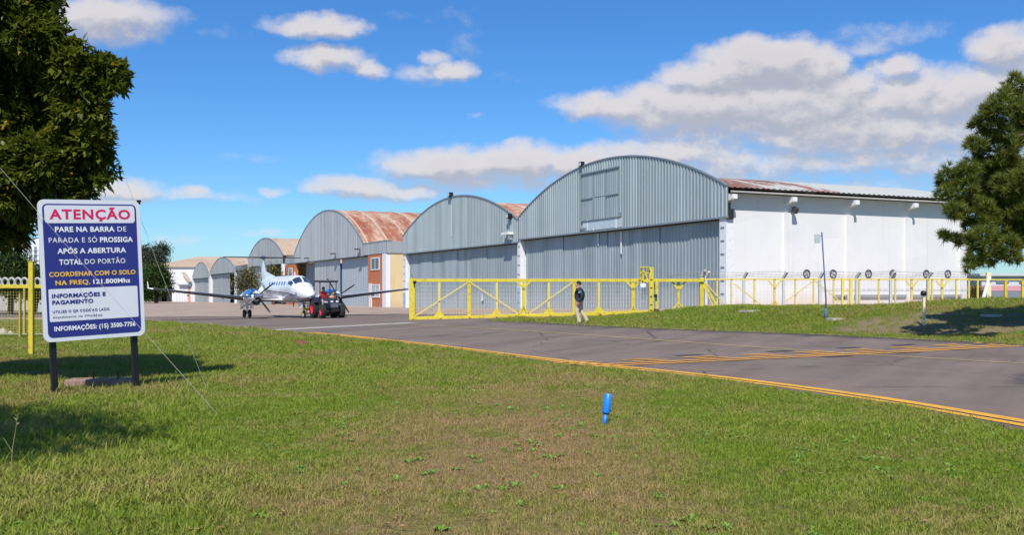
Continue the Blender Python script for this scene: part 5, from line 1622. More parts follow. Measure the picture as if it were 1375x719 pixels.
NAVY = mat('navy_jacket', (.012, .014, .03), .8, 0, .2, 8)
KHAKI = mat('khaki_cloth', (.55, .44, .34), .85, 0, .15, 8)
SHOE = mat('tan_boot', (.33, .25, .17), .7, 0, .15, 8)
J = {'pelvis': ((0, 0, .95), (.165, .125)), 'waist': ((.0, 0, 1.07), (.17, .135)), 'chest': ((-.01, 0, 1.27), (.185, .135)), 'upchest': ((-.01, 0, 1.40), (.15, .10))}
CH = [['pelvis', 'waist', 'chest', 'upchest', 'neck']]; CO = {('pelvis', 'waist'): NAVY, ('waist', 'chest'): NAVY, ('chest', 'upchest'): NAVY}
head(J, CH, CO, (.03, 0, 1.48))
for s, nm, kn, an, to in ((1, 'L', (.10, .095, .50), (-.02, .10, .10), (.12, .10, .045)), (-1, 'R', (-.06, -.09, .50), (-.30, -.095, .13), (-.17, -.09, .03))):
    J['hip' + nm] = ((0, s * .09, .88), .105); J['kn' + nm] = (kn, .075); J['an' + nm] = (an, .055); J['to' + nm] = (to, (.045, .035))
    J['he' + nm] = ((an[0] - .04, an[1], an[2] - .05), .04)
    CH += [['pelvis', 'hip' + nm, 'kn' + nm, 'an' + nm, 'to' + nm], ['an' + nm, 'he' + nm]]
    CO.update({('pelvis', 'hip' + nm): KHAKI, ('hip' + nm, 'kn' + nm): KHAKI, ('kn' + nm, 'an' + nm): KHAKI, ('an' + nm, 'to' + nm): SHOE, ('an' + nm, 'he' + nm): SHOE})
    el = (-.12, s * .26, 1.13) if s > 0 else (-.05, s * .26, 1.12); wr = (.02, s * .27, .90) if s > 0 else (.10, s * .24, .93)
    J['sh' + nm] = ((-.01, s * .19, 1.385), .075); J['el' + nm] = (el, .058); J['wr' + nm] = (wr, .035)
    CH.append(['upchest', 'sh' + nm, 'el' + nm, 'wr' + nm]); CO.update({('upchest', 'sh' + nm): NAVY, ('sh' + nm, 'el' + nm): NAVY, ('el' + nm, 'wr' + nm): NAVY})
    hand(J, CH, CO, 'wr' + nm, wr, (.15, 0, -1), (1, 0, .15))
CO[('hipL', 'hipR')] = KHAKI
pp = G(778, 436.5)
walker = figure('person', 'walking person in navy jacket and khaki trousers before the yellow gate', J, CH, CO, (pp.x, pp.y, pp.z + .03), R(175))
walker.scale = (1.12, 1.12, 1.0)
face_bits(walker, (.03, 0, 1.48))
mb = MB(); mb.box((-.02, -.275, 1.30), (.10, .02, .09)); q = mb.build('sleeve_badge', mat('badge_blue', (.16, .22, .34), .6), None); q.parent = walker
mb = MB(); mb.box((-.02, .275, 1.30), (.10, .02, .09)); q = mb.build('sleeve_badge', mat('badge_blue', (.16, .22, .34)), None); q.parent = walker
mb = MB(); mb.tube([(0, .165 * math.cos(a) * 0 + 0, 0) for a in ()] or [(0, 0, .93), (0, 0, .965)], .158, 14); q = mb.build('belt', M_BLACK, None); q.parent = walker

# ================================================================== TRACTOR (local: x forward)
trac = thing('tractor', 'small black tractor with red wheels and black canopy towing the aircraft', 'tractor', (0, 0, 0))
T_B = mat('tractor_black', (.018, .020, .035), .35, 0, .15, 3, coat=.3)
T_R = mat('rim_red', (.80, .02, .05), .5, 0, .15, 5)
def wheel(x, y, r, w, name='wheel'):
    mb = MB(); Mx = Matrix.Rotation(R(90), 3, 'X')
    mb.lathe([(r * .55, -w / 2), (r * .9, -w / 2), (r, -w * .35), (r, w * .35), (r * .9, w / 2), (r * .55, w / 2)], (x, y, r), 22, Mx)
    mb.sm = False
    for k in range(16):    # lugs
        a = 2 * math.pi * k / 16
        for e in (-1, 1):
            mb.box((x + (r + .01) * math.cos(a + e * .08), y + e * w * .22, r + (r + .01) * math.sin(a + e * .08)), (.035, w * .42, .05), rot=Matrix.Rotation(-a, 3, 'Y') @ Matrix.Rotation(e * .5, 3, 'X'))
    o = mb.build(name, M_RUBBER, trac)
    mb = MB(); mb.lathe([(0, -.04), (r * .30, -.06), (r * .50, -w * .42), (r * .57, -w * .5), (r * .57, w * .5), (r * .50, w * .42), (r * .30, .06), (0, .04)], (x, y, r), 18, Mx); mb.build('rim', T_R, o)
for s in (-1, 1):
    wheel(-.80, s * .62, .56, .34); wheel(.85, s * .58, .40, .28)
mb = MB(); mb.prism([(.0, .60), (1.28, .58), (1.36, .72), (1.34, 1.02), (1.15, 1.18), (.0, 1.26)], -.28, .28, 'y'); hd_ = mb.build('hood', T_B, trac, bevel=.05)
mb = MB(); mb.prism([(-1.1, .38), (1.30, .38), (1.30, .60), (-1.1, .62)], -.20, .20, 'y'); mb.build('chassis', M_BLACK, trac)
mb = MB(); mb.b2((1.345, -.22, .66), (1.375, .22, .92)); mb.build('grille', mat('grille_grey', (.10, .11, .13), .5), hd_)
for s in (-1, 1):
    mb = MB(); mb.box((1.33, s * .16, 1.02), (.07, .15, .09)); mb.build('headlight', mat('head_lamp', (.75, .76, .78), .15), hd_)
    mb = MB(); mb.box((.5, s * .285, .98), (.7, .012, .10)); mb.build('side_decal', mat('decal_white', (.7, .7, .72), .4), hd_)
    mb = MB(); mb.prism([(-.15, .95), (-.30, 1.16), (-.62, 1.26), (-1.05, 1.22), (-1.35, .98), (-1.30, .95), (-1.02, 1.16), (-.62, 1.20), (-.35, 1.10), (-.2, .93)], s * .42, s * .80, 'y'); mb.build('fender', T_B, trac)
    mb = MB(); mb.tube([(.85, 0, .40), (.85, s * .50, .40)], .07, 8); mb.build('front_axle', M_BLACK, trac)
mb = MB(); mb.box((1.44, 0, .52), (.14, .5, .20)); mb.build('front_weight', M_BLACK, trac)
mb = MB(); mb.b2((-1.15, -.24, .82), (-.62, .24, .94)); mb.build('seat', M_BLACK, trac, bevel=.03)
mb = MB(); mb.box((-1.12, 0, 1.12), (.10, .46, .42), rot=Matrix.Rotation(R(-10), 3, 'Y')); mb.build('backrest', M_BLACK, trac, bevel=.03)
mb = MB(); mb.b2((-.62, -.42, .58), (.05, .42, .64)); mb.build('foot_plate', M_BLACK, trac)
mb = MB(); mb.tube([(.05, 0, 1.2), (-.22, 0, 1.40)], .02, 6); mb.build('steering_column', M_BLACK, trac)
mb = MB(); Mq = Matrix.Rotation(R(-50), 3, 'Y'); mb.tube([Vector((-.24, 0, 1.41)) + Mq @ Vector((.18 * math.cos(a), .18 * math.sin(a), 0)) for a in np.linspace(0, 2 * math.pi, 17)], .014, 5, cap=False); mb.build('steering_wheel', M_BLACK, trac)
for xq in (-1.25, .02):
    for s in (-1, 1):
        mb = MB(); mb.tube([(xq, s * .50, .62 if xq > -1 else .9), (xq, s * .50, 2.18)], .032, 8); mb.build('canopy_post', M_BLACK, trac)
mb = MB(); mb.prism([(-1.50, 2.17), (.08, 2.17), (.12, 2.22), (.05, 2.29), (-1.42, 2.30), (-1.54, 2.24)], -.62, .62, 'y'); mb.build('canopy', mat('canopy_black', (.03, .03, .032), .5, 0, .1, 3), trac, bevel=.03)
mb = MB(); mb.tube([(.75, .2, 1.2), (.75, .2, 1.62)], .03, 8); mb.build('exhaust_pipe', M_BLACK, trac)
mb = MB(); mb.beam((-1.15, 0, .42), (-1.5, 0, .42), .08); mb.build('drawbar', M_BLACK, trac)
TT = R(27)
TX, TY = -11.15, 60.9
trz = math.atan2(-math.cos(TT), math.sin(TT))
trac.location = (TX, TY, gz(TX, TY) + .03); trac.rotation_euler = (0, 0, trz)

def seated(label, shirt, trous, lx, ly, hz=.94, lean=0.0, vest=None, look=(1, 0, 0), gloves=None, arms='wheel'):
    J = {'pelvis': ((0, 0, hz + .10), (.15, .13)), 'waist': ((.02 + lean * .2, 0, hz + .24), (.145, .11)), 'chest': ((.02 + lean * .6, 0, hz + .44), (.17, .115)), 'upchest': ((.02 + lean, 0, hz + .56), (.14, .09))}
    CH = [['pelvis', 'waist', 'chest', 'upchest', 'neck']]; CO = {('pelvis', 'waist'): vest or shirt, ('waist', 'chest'): vest or shirt, ('chest', 'upchest'): vest or shirt}
    nb = (.04 + lean, 0, hz + .64); head(J, CH, CO, nb, look)
    for s, nm in ((1, 'L'), (-1, 'R')):
        J['hip' + nm] = ((.03, s * .09, hz + .07), .095); J['kn' + nm] = ((.44, s * .14, hz + .06), .07); J['an' + nm] = ((.42, s * .14, hz - .30), .05); J['to' + nm] = ((.56, s * .15, hz - .345), (.042, .032))
        CH.append(['pelvis', 'hip' + nm, 'kn' + nm, 'an' + nm, 'to' + nm]); CO.update({('pelvis', 'hip' + nm): trous, ('hip' + nm, 'kn' + nm): trous, ('kn' + nm, 'an' + nm): trous, ('an' + nm, 'to' + nm): M_BLACK})
        wr = (.50, s * .15, hz + .43) if arms == 'wheel' else (.36, s * .13, hz + .17)
        el = (.22 + lean, s * .25, hz + .32)
        J['sh' + nm] = ((.02 + lean, s * .18, hz + .545), .065); J['el' + nm] = (el, .048); J['wr' + nm] = (wr, .032)
        CH.append(['upchest', 'sh' + nm, 'el' + nm, 'wr' + nm]); CO.update({('upchest', 'sh' + nm): shirt, ('sh' + nm, 'el' + nm): shirt, ('el' + nm, 'wr' + nm): SKIN})
        hand(J, CH, CO, 'wr' + nm, wr, (1, 0, -.1), (0, 1, 0))
    c, s_ = math.cos(trz), math.sin(trz)
    o = figure('person', label, J, CH, CO, (TX + lx * c - ly * s_, TY + lx * s_ + ly * c, trac.location.z), trz)
    face_bits(o, nb, look)
    return o
RED = mat('red_shirt', (.90, .03, .04), .75, 0, .1, 8)
ORA = mat('orange_vest', (.90, .22, .02), .7, 0, .1, 8)
JEAN = mat('grey_trousers', (.30, .29, .30), .85, 0, .15, 8)
DKT = mat('dark_trousers', (.03, .035, .06), .85, 0, .15, 8)
seated('seated driver in red shirt under the tractor canopy', RED, JEAN, -.62, -.12, .98, .04)
seated('person in orange vest riding on the tractor beside the driver', mat('pink_sleeve', (.62, .26, .16), .8), KHAKI, -.30, .40, .74, .03, vest=ORA, look=(.9, -.3, 0), arms='lap')

# tow bar between the tractor and the nose wheel
def ploc(x, y, z):
    a = plane.rotation_euler.z; return Vector((plane.location.x + x * math.cos(a) - y * math.sin(a), plane.location.y + x * math.sin(a) + y * math.cos(a), plane.location.z + z))
def tloc(x, y, z):
    return Vector((TX + x * math.cos(trz) - y * math.sin(trz), TY + x * math.sin(trz) + y * math.cos(trz), trac.location.z + z))
n0 = ploc(4.62, 0, .30); t0 = tloc(-1.5, 0, .42)
tb = thing('tow_bar', 'yellow tow bar joining tractor and nose wheel', 'tow bar', (n0.x, n0.y, n0.z - .3))
mb = MB(); mb.tube([t0, n0 + (t0 - n0) * .25], .04, 8); mb.build('bar', M_YEL, tb)
mb = MB(); a_ = n0 + (t0 - n0) * .28
for s in (-1, 1): e_ = ploc(4.6, s * .17, .30); mb.tube([a_, e_], .03, 6); mb.tube([e_, ploc(4.6, s * .17, .58)], .03, 6)
mb.box(n0 + (t0 - n0) * .18 + Vector((0, 0, .28)), (.5, .3, .14), rz=trz)
mb.build('fork', M_YEL, tb)

# ================================================================== TREES
def leaf_mat(name, dark, light, tip, trans=.3):
    m = bpy.data.materials.new(name); m.use_nodes = True
    t = NT(m.node_tree); m.node_tree.nodes.clear()
    o = t.n('ShaderNodeOutputMaterial'); b = t.n('ShaderNodeBsdfPrincipled')
    a = t.n('ShaderNodeAttribute', attribute_name='tone').outputs['Fac']
    pos = t.n('ShaderNodeTexCoord').outputs['Object']
    n = t.noise(pos, .8, 3, .6)
    c = t.mix(t.math('MULTIPLY_ADD', n, .9, t.math('MULTIPLY_ADD', a, .6, -.25), clamp=True), c4(dark), c4(light))
    c = t.mix(t.ss(a, .86, .97, 0, .8), c, c4(tip))
    t.setin(b, 'Base Color', c); b.inputs['Roughness'].default_value = .45; b.inputs['Specular IOR Level'].default_value = .35
    tr = t.n('ShaderNodeBsdfTranslucent'); t.setin(tr, 'Color', c)
    mx = t.n('ShaderNodeMixShader'); mx.inputs[0].default_value = trans
    m.node_tree.links.new(b.outputs[0], mx.inputs[1]); m.node_tree.links.new(tr.outputs[0], mx.inputs[2])
    m.node_tree.links.new(mx.outputs[0], o.inputs[0])
    return m
L_NEAR = leaf_mat('leaf_near', (.035, .065, .006), (.20, .22, .022), (.42, .28, .03), .4)
L_PINE = leaf_mat('pine_needles', (.040, .075, .012), (.22, .235, .030), (.32, .29, .06), .3)
L_MID = leaf_mat('leaf_mid', (.030, .065, .014), (.070, .120, .022), (.12, .15, .03))
L_BROWN = leaf_mat('leaf_brownish', (.09, .10, .035), (.19, .18, .06), (.34, .20, .08))
L_GREY = leaf_mat('leaf_greygreen', (.060, .080, .055), (.10, .12, .08), (.14, .14, .10))
BARK = mat('bark', (.085, .06, .045), .95, 0, .3, 4, .8, 20, (.16, .14, .12), .5, (1, 1, .3))

def rand_dirs(n, rng):
    v = rng.normal(size=(n, 3)); return v / np.linalg.norm(v, axis=1, keepdims=True)

def leaf_cloud(name, blobs, n, size, mt, parent, rng, cluster=9, spread=.18, flat=.5, width=.42, needle=False, shell=.45, up=.25, rosette=False):
    """blobs: (x, y, z, rx, ry, rz) -> leaf faces gathered in twigs on and inside each blob"""
    off = np.array(wloc(parent)) if parent else np.zeros(3)
    vol = np.array([b[3] * b[4] * b[5] for b in blobs]) ** .75
    nc = n // cluster
    which = rng.choice(len(blobs), nc, p=vol / vol.sum())
    B = np.array(blobs)[which]
    d = rand_dirs(nc, rng)
    r = (shell + (1 - shell) * rng.random(nc) ** .6)
    # lumps on each blob so that its outline is uneven
    lump = 1 + .16 * np.sin(d[:, 0] * 5 + B[:, 0] * 3) * np.cos(d[:, 2] * 6 + B[:, 1]) + .10 * rng.normal(size=nc)
    c = B[:, :3] + d * B[:, 3:6] * (r * lump)[:, None]
    tone_c = rng.random(nc)
    c = np.repeat(c, cluster, 0); dd = np.repeat(d, cluster, 0); tc = np.repeat(tone_c, cluster)
    N = len(c)
    if needle:
        ax = dd * .5 + rand_dirs(N, rng) * .9 + np.array([0, 0, up]); ax /= np.linalg.norm(ax, axis=1, keepdims=True)
        p0 = c; L = size * (.7 + .6 * rng.random(N))
        sd_ = np.cross(ax, rand_dirs(N, rng)); sd_ /= np.linalg.norm(sd_, axis=1, keepdims=True) + 1e-9
        w = width * size
        vs = np.stack([p0 - sd_ * w, p0 + sd_ * w, p0 + ax * L[:, None] + sd_ * w * .3], 1).reshape(-1, 3)
        fs = np.arange(N * 3).reshape(-1, 3)
    else:
        p = c + rng.normal(size=(N, 3)) * spread
        ax = rand_dirs(N, rng) + dd * (.9 if rosette else .6) + np.array([0, 0, .05 if rosette else -.25]); ax /= np.linalg.norm(ax, axis=1, keepdims=True)
        nr = rand_dirs(N, rng) * flat + np.array([0, 0, 1.0]); sd_ = np.cross(ax, nr); sd_ /= np.linalg.norm(sd_, axis=1, keepdims=True) + 1e-9
        L = size * (.65 + .7 * rng.random(N)); w = L * width
        nn = np.cross(sd_, ax)
        q0 = p; q1 = p + ax * (L * .5)[:, None] + sd_ * (w * .5)[:, None] + nn * (L * .05)[:, None]
        q2 = p + ax * L[:, None] - nn * (L * .10)[:, None]; q3 = p + ax * (L * .5)[:, None] - sd_ * (w * .5)[:, None] + nn * (L * .05)[:, None]
        vs = np.stack([q0, q1, q2, q3], 1).reshape(-1, 3)
        fs = np.arange(N * 4).reshape(-1, 4)
    o = np_mesh(name, vs - off, fs, mt, parent)
    tone = np.clip(tc * .7 + rng.random(N) * .3 + rng.normal(size=N) * .04, 0, 1).astype(np.float32)
    at_ = o.data.attributes.new('tone', 'FLOAT', 'FACE'); at_.data.foreach_set('value', tone)
    return o

def limb(mb, a, b, r0, r1, rng, n=6, wob=.12):
    a = Vector(a); b = Vector(b); L = (b - a).length; pts = []; rs = []
    for k in range(n + 1):
        f = k / n; j = Vector(rng.normal(size=3)) * wob * L * .25 * math.sin(math.pi * f)
        sag = Vector((0, 0, .12 * L * math.sin(math.pi * f)))
        pts.append(a + (b - a) * f + j + sag); rs.append(r0 + (r1 - r0) * f)
    mb.tube(pts, rs, 7); return pts

def tree(name, label, base, trunk_top, blobs, n, size, mt, seed, r=.25, group=None, **kw):
    rng = np.random.default_rng(seed)
    t = thing(name, label, 'tree', base, 0, group)
    mb = MB(); b = Vector(base); tt = Vector(trunk_top)
    pts = [b - Vector((0, 0, .3)), b + Vector((0, 0, .15)), b + (tt - b) * .35 + Vector(rng.normal(size=3)) * .05, b + (tt - b) * .7 + Vector(rng.normal(size=3)) * .08, tt]
    mb.tube(pts, [r * 1.5, r * 1.15, r, r * .8, r * .5], 10)
    mb.build('trunk', BARK, t)
    order = sorted(blobs, key=lambda q: -(q[3] * q[4] * q[5]))[:14]
    for q in order:
        f = rng.uniform(.45, 1.0); st = b + (tt - b) * f
        lm = MB(); limb(lm, st, q[:3], r * .42 * (1.2 - f * .5), r * .08, rng); lm.build('limb', BARK, t)
    leaf_cloud('crown', blobs, n, size, mt, t, rng, **kw)
    return t

def pxblob(u, v, rpx, Z, dep=1.25, rv=None):
    k = Z / F; p = at(u, v, Z); r = rpx * k
    return (p.x, p.y, p.z, r, r * dep, (rv or rpx) * k)

# --- big dark tree on the left
NB = [(0, 5, 72, 16), (48, 50, 36, 15.6), (92, 88, 30, 15.8), (20, 110, 85, 17), (100, 115, 36, 16), (150, 98, 20, 16.4), (122, 112, 28, 16.2), (138, 85, 12, 16), (112, 152, 32, 16), (70, 180, 62, 17), (124, 190, 24, 16),
      (120, 215, 24, 16.3), (147, 229, 13, 16.5), (60, 222, 42, 16), (100, 238, 26, 17), (10, 240, 50, 16), (-5, 288, 40, 17), (18, 312, 22, 17.4), (34, 286, 16, 16.6), (-60, 200, 100, 17.4), (-100, 80, 110, 17.4), (-60, -60, 100, 16.8),
      (-150, 250, 90, 17.6), (30, -10, 36, 15.8)]
NB += [(158, 93, 13, 16.3), (163, 104, 9, 16.5), (148, 116, 15, 16), (104, 62, 13, 15.8), (72, 38, 12, 15.8), (132, 76, 10, 16), (152, 90, 12, 16), (140, 150, 10, 16.2), (141, 175, 12, 16), (152, 226, 11, 16.5), (138, 243, 11, 16), (95, 256, 15, 16), (118, 255, 12, 16.3), (60, 255, 17, 16.2)]
near_blobs = [pxblob(q[0] - 2, q[1] + 2, q[2] * (.93 if q[2] > 16 else .8), q[3]) for q in NB]
tree('broadleaf_tree', 'large dark green broadleaf tree whose crown fills the upper left corner behind the sign', (-10.9, 17.2, gz(-10.9, 17.2)), (-9.6, 16.8, 6.2), near_blobs, 170000, .145, L_NEAR, 5, .30, cluster=9, spread=.035, width=.42, up=.3, shell=.6, rosette=True)
# --- its neighbour stands out of frame; only its shadow lies on the lawn
nb2 = [(-5.6, 6.0, 5.4, 1.2, 1.3, .9), (-7.2, 6.4, 6.0, 1.8, 1.8, 1.5), (-9.0, 5.4, 6.4, 2.2, 2.4, 2.0), (-6.6, 4.4, 6.0, 1.3, 1.2, 1.1), (-8.4, 7.4, 5.2, 1.4, 1.0, 1.1)]
tree('broadleaf_tree', 'broadleaf tree just outside the left edge, shading the lawn before the sign', (-9.2, 5.6, 0), (-8.9, 5.6, 5.6), nb2, 26000, .15, L_NEAR, 6, .22, cluster=10, spread=.16)
# guy wires
for (ug, vg, ue, ve, Ze, lab) in ((295, 560, 45, 278, 15.4, 'thin slanting guy wire running down before the sign to the lawn'), (279, 526, 172, 245, 17.5, 'steeper thin guy wire right of the sign')):
    a = G(ug, vg)
    if ve == 278:
        b = at(-60, 155, 16.0)
    else:
        b = at(150, 190, 16.3)
    m = MB(); m.tube([a, (a + b) / 2 - Vector((0, 0, .05)), b], .0028, 5); tag(m.build('guy_wire', mat('dull_wire', (.30, .29, .27), .6)), lab, 'wire')

# --- pine on the right
PZ = 31.0
PBL = [(1362, 118, 20, 31), (1345, 142, 24, 30.5), (1330, 170, 26, 31), (1308, 195, 15, 30), (1335, 205, 36, 31.5), (1300, 228, 18, 30), (1272, 238, 17, 30.5), (1292, 256, 24, 30), (1340, 252, 42, 32), (1268, 262, 12, 30),
       (1282, 284, 18, 29.5), (1312, 286, 30, 31), (1268, 318, 9, 30), (1284, 324, 12, 30.3), (1318, 322, 26, 30), (1350, 305, 36, 31.5), (1310, 348, 17, 30), (1300, 362, 9, 29.6), (1330, 345, 18, 31), (1352, 335, 20, 29.5),
       (1390, 170, 46, 32), (1400, 250, 62, 31), (1412, 150, 40, 32), (1455, 200, 75, 31.5), (1385, 318, 30, 31), (1440, 300, 50, 31), (1440, 105, 30, 31.5), (1480, 260, 70, 32), (1490, 150, 45, 32), (1364, 350, 12, 30)]
pb_ = []
_r = np.random.default_rng(4)
for q in PBL:      # every bough carries several separate tufts
    x_, y_, z_, a_, b_, c_ = pxblob(*q, 1.3)
    pb_.append((x_, y_, z_, a_ * .74, b_ * .74, c_ * .62))
    for d_ in rand_dirs(max(4, int(a_ * 7)), _r):
        k_ = _r.uniform(.26, .40)
        pb_.append((x_ + d_[0] * a_ * .72, y_ + d_[1] * b_ * .72, z_ + d_[2] * c_ * .72, a_ * k_, a_ * k_, a_ * k_ * .72))
bxp = at(1440, 391, PZ)
tree('pine_tree', 'tall bushy green pine at the right edge shading the grass bank', (bxp.x, PZ + .5, gz(bxp.x, PZ + .5)), (bxp.x + .1, PZ + .5, 9.5), pb_, 400000, .22, L_PINE, 8, .28, cluster=34, needle=True, width=.055, shell=.45, up=.7)

# --- trees further off
def far_tree(name, label, uc, vtop, vbot, wpx, Z, mt, n, size, seed, nb=9, trunk=.25, sparse=False, **kw):
    rng = np.random.default_rng(seed); k = Z / F
    base = Vector(((uc - CU) * k, Z, gz((uc - CU) * k, Z)))
    zt_ = CAMZ + (HV - vtop) * k; zb_ = CAMZ + (HV - vbot) * k
    bl = []
    for i in range(nb):
        f = (i + .5) / nb
        zz = zb_ + (zt_ - zb_) * (.18 + .66 * f); wr = wpx * k / 2 * math.sin(math.pi * (.22 + .62 * f)) ; a = rng.uniform(0, 6.28)
        rad = wpx * k * (.17 if sparse else .26)
        bl.append((base.x + (wr - rad * .6) * math.cos(a * 1.0 + i * 2.4), base.y + (wr - rad * .6) * math.sin(a + i * 2.4), zz, rad * rng.uniform(.8, 1.15), rad, (zt_ - zb_) * (.11 if sparse else .2) * rng.uniform(.8, 1.2)))
    if not sparse: bl.append((base.x, base.y, (zt_ + zb_) / 2, wpx * k * .36, wpx * k * .36, (zt_ - zb_) * .36))
    return tree(name, label, tuple(base), (base.x + .3, base.y, zb_ + (zt_ - zb_) * .7), bl, n, size, mt, seed, trunk, **kw)
far_tree('broadleaf_tree', 'brownish green tree before the far hangars, left of the aircraft fin', 333, 359, 402, 34, 165, L_BROWN, 4200, .36, 21, spread=.5, cluster=8)
far_tree('broadleaf_tree', 'small brownish tree right of the aircraft fin, before the open bay', 367, 358, 390, 20, 168, L_BROWN, 2600, .36, 22, spread=.5, cluster=8)
far_tree('broadleaf_tree', 'round bright green tree at the end of the apron right of the sign', 210, 357, 400, 36, 235, L_MID, 16000, .6, 23, spread=.6, cluster=8, trunk=.4)
far_tree('broadleaf_tree', 'darker green tree hidden partly by the sign', 190, 361, 402, 34, 240, L_MID, 9000, .6, 24, spread=.6, cluster=8, trunk=.4)
far_tree('eucalyptus_tree', 'tall thin grey green eucalyptus rising behind the round tree', 209, 327, 366, 42, 330, L_GREY, 9000, .75, 25, nb=12, sparse=True, spread=.9, cluster=8, trunk=.45)
far_tree('eucalyptus_tree', 'grey green tree behind the sign, left of the tall eucalyptus', 188, 331, 372, 36, 335, L_GREY, 8000, .75, 26, nb=10, spread=.9, cluster=8, trunk=.45)
for i, (uc, vt, vb, w, Z, lb_) in enumerate(((-30, 322, 398, 70, 95, 'dark broad tree at the far left behind the mesh fence'), (14, 338, 399, 52, 92, 'bright-topped green tree behind the fence left of the tower block'), (46, 362, 400, 30, 100, 'low dark tree below the tower block'), (-100, 330, 400, 90, 100, 'big tree beyond the left edge of the picture'), (88, 372, 402, 50, 120, 'low tree hidden behind the sign'))):
    far_tree('broadleaf_tree', lb_, uc, vt, vb, w, Z, L_MID, 9000, .34, 30 + i, spread=.35, cluster=8, trunk=.25, group=None)
# hedge line and buildings on the left horizon
t = thing('tower_block', 'white high-rise apartment block far behind the trees left of the sign', 'building', (at(50, 391, 620).x, 620, gz(-290, 620)))
k_ = 620 / F; xa, xb = at(29, 391, 620).x, at(74, 391, 620).x; zt = CAMZ + (HV - 326) * k_
m = MB(); m.b2((xa, 620, -4), (xb, 634, zt)); m.b2((xa + 6, 623, zt), (xa + 12, 631, zt + 3)); m.build('wall', MATS['far_white_wall'], t)
for i in range(6):
    for j in range(9):
        x_ = xa + 1.6 + i * 3.1; z_ = zt - 2.6 - j * 3.0
        if x_ + 1.6 > xb: continue
        m = MB(); m.b2((x_, 619.85, z_ - 1.5), (x_ + 1.6, 619.95, z_)); w_ = m.build('window', mat('far_window', (.16, .18, .22), .4), t)
        m = MB(); m.b2((x_ - .3, 619.0, z_ - 1.95), (x_ + 1.9, 619.9, z_ - 1.65)); m.build('balcony', mat('far_shade', (.58, .58, .60)), w_)
t = thing('shed', 'small white and grey shed between the yellow post and the sign', 'building', (at(47, 391, 110).x, 110, gz(-52, 110)))
xa, xb = at(38, 391, 110).x, at(64, 391, 110).x; m = MB(); m.b2((xa, 110, -2), (xb, 116, at(0, 389, 110).z)); m.build('wall', mat('shed_grey', (.42, .44, .48), .8, 0, .1, 1), t)
m = MB(); m.b2((xa - .3, 109.6, at(0, 389, 110).z), (xb + .3, 116.4, at(0, 388, 110).z)); m.build('roof', MATS['roof_tan'], t)
m = MB(); m.b2((at(45.5, 391, 110).x, 109.9, -2), (at(49, 391, 110).x, 109.97, at(0, 395, 110).z)); m.build('doorway', M_DARK, t)
t = thing('perimeter_wall', 'long low pale wall beyond the trees at the left horizon', 'wall', (-75, 125, gz(-75, 125)))
m = MB(); m.b2((-150, 125, -3), (-57, 125.3, at(0, 395, 125).z)); m.build('wall', mat('wall_dull', (.40, .38, .36), .85, 0, .15, .6), t)

# right end: orange garden wall and blue grey building
t = thing('garden_wall', 'low orange brick wall just right of the white hangar wall', 'wall', (at(1310, 391, 80).x, 80, .5))
m = MB(); m.b2((at(1296, 391, 80).x, 80, -.5), (at(1326, 391, 80).x, 80.3, at(0, 384.5, 80).z)); m.build('wall', mat('brick_orange', (.42, .20, .13), .9, 0, .3, 3), t)
for i, u in enumerate((1306, 1313)):
    bl = [(at(u, 391, 78).x, 78, at(0, 398, 78).z, .35, .35, .6), (at(u + 2, 391, 78).x, 78, at(0, 391, 78).z, .25, .3, .4)]
    tree('shrub', ['left spindly shrub before the orange brick wall', 'right spindly shrub before the orange brick wall'][i], (at(u, 391, 78).x, 78, gz(at(u, 391, 78).x, 78)), (at(u, 391, 78).x, 78, 1.6), bl, 900, .16, L_BROWN, 50 + i, .03, cluster=6, spread=.12)
t = thing('office_building', 'pale blue building with pink band and grey base beyond the pine', 'building', (at(1370, 391, 105).x, 105, .5))
xa, xb = at(1318, 391, 105).x, at(1480, 391, 105).x
z1, z2, z3_ = at(0, 391, 105).z, at(0, 384, 105).z, at(0, 371, 105).z
m = MB(); m.b2((xa, 105, -1), (xb, 118, z1)); m.build('grey_base', mat('base_grey', (.20, .21, .25), .8, 0, .1, 1), t)
m = MB(); m.b2((xa, 104.97, z1), (xb, 118, z2)); m.build('pink_band', mat('pink_band', (.62, .28, .34), .7, 0, .05, 1), t)
m = MB(); m.b2((xa, 105, z2), (xb, 118, z3_)); m.build('upper_wall', mat('pale_blue_wall', (.54, .56, .62), .7, 0, .05, 1), t)
m = MB(); m.b2((xa - .4, 104.5, z3_), (xb + .4, 118.4, z3_ + .25)); m.build('roof', mat('roof_slab', (.50, .52, .55), .7, 0, .08, 1), t)
for i in range(5):
    x_ = xa + 1.5 + i * 2.4; m = MB(); m.b2((x_, 104.9, z2 + .25), (x_ + 1.3, 104.98, z3_ - .3)); m.build('window', mat('far_window', (.16, .18, .22)), t)

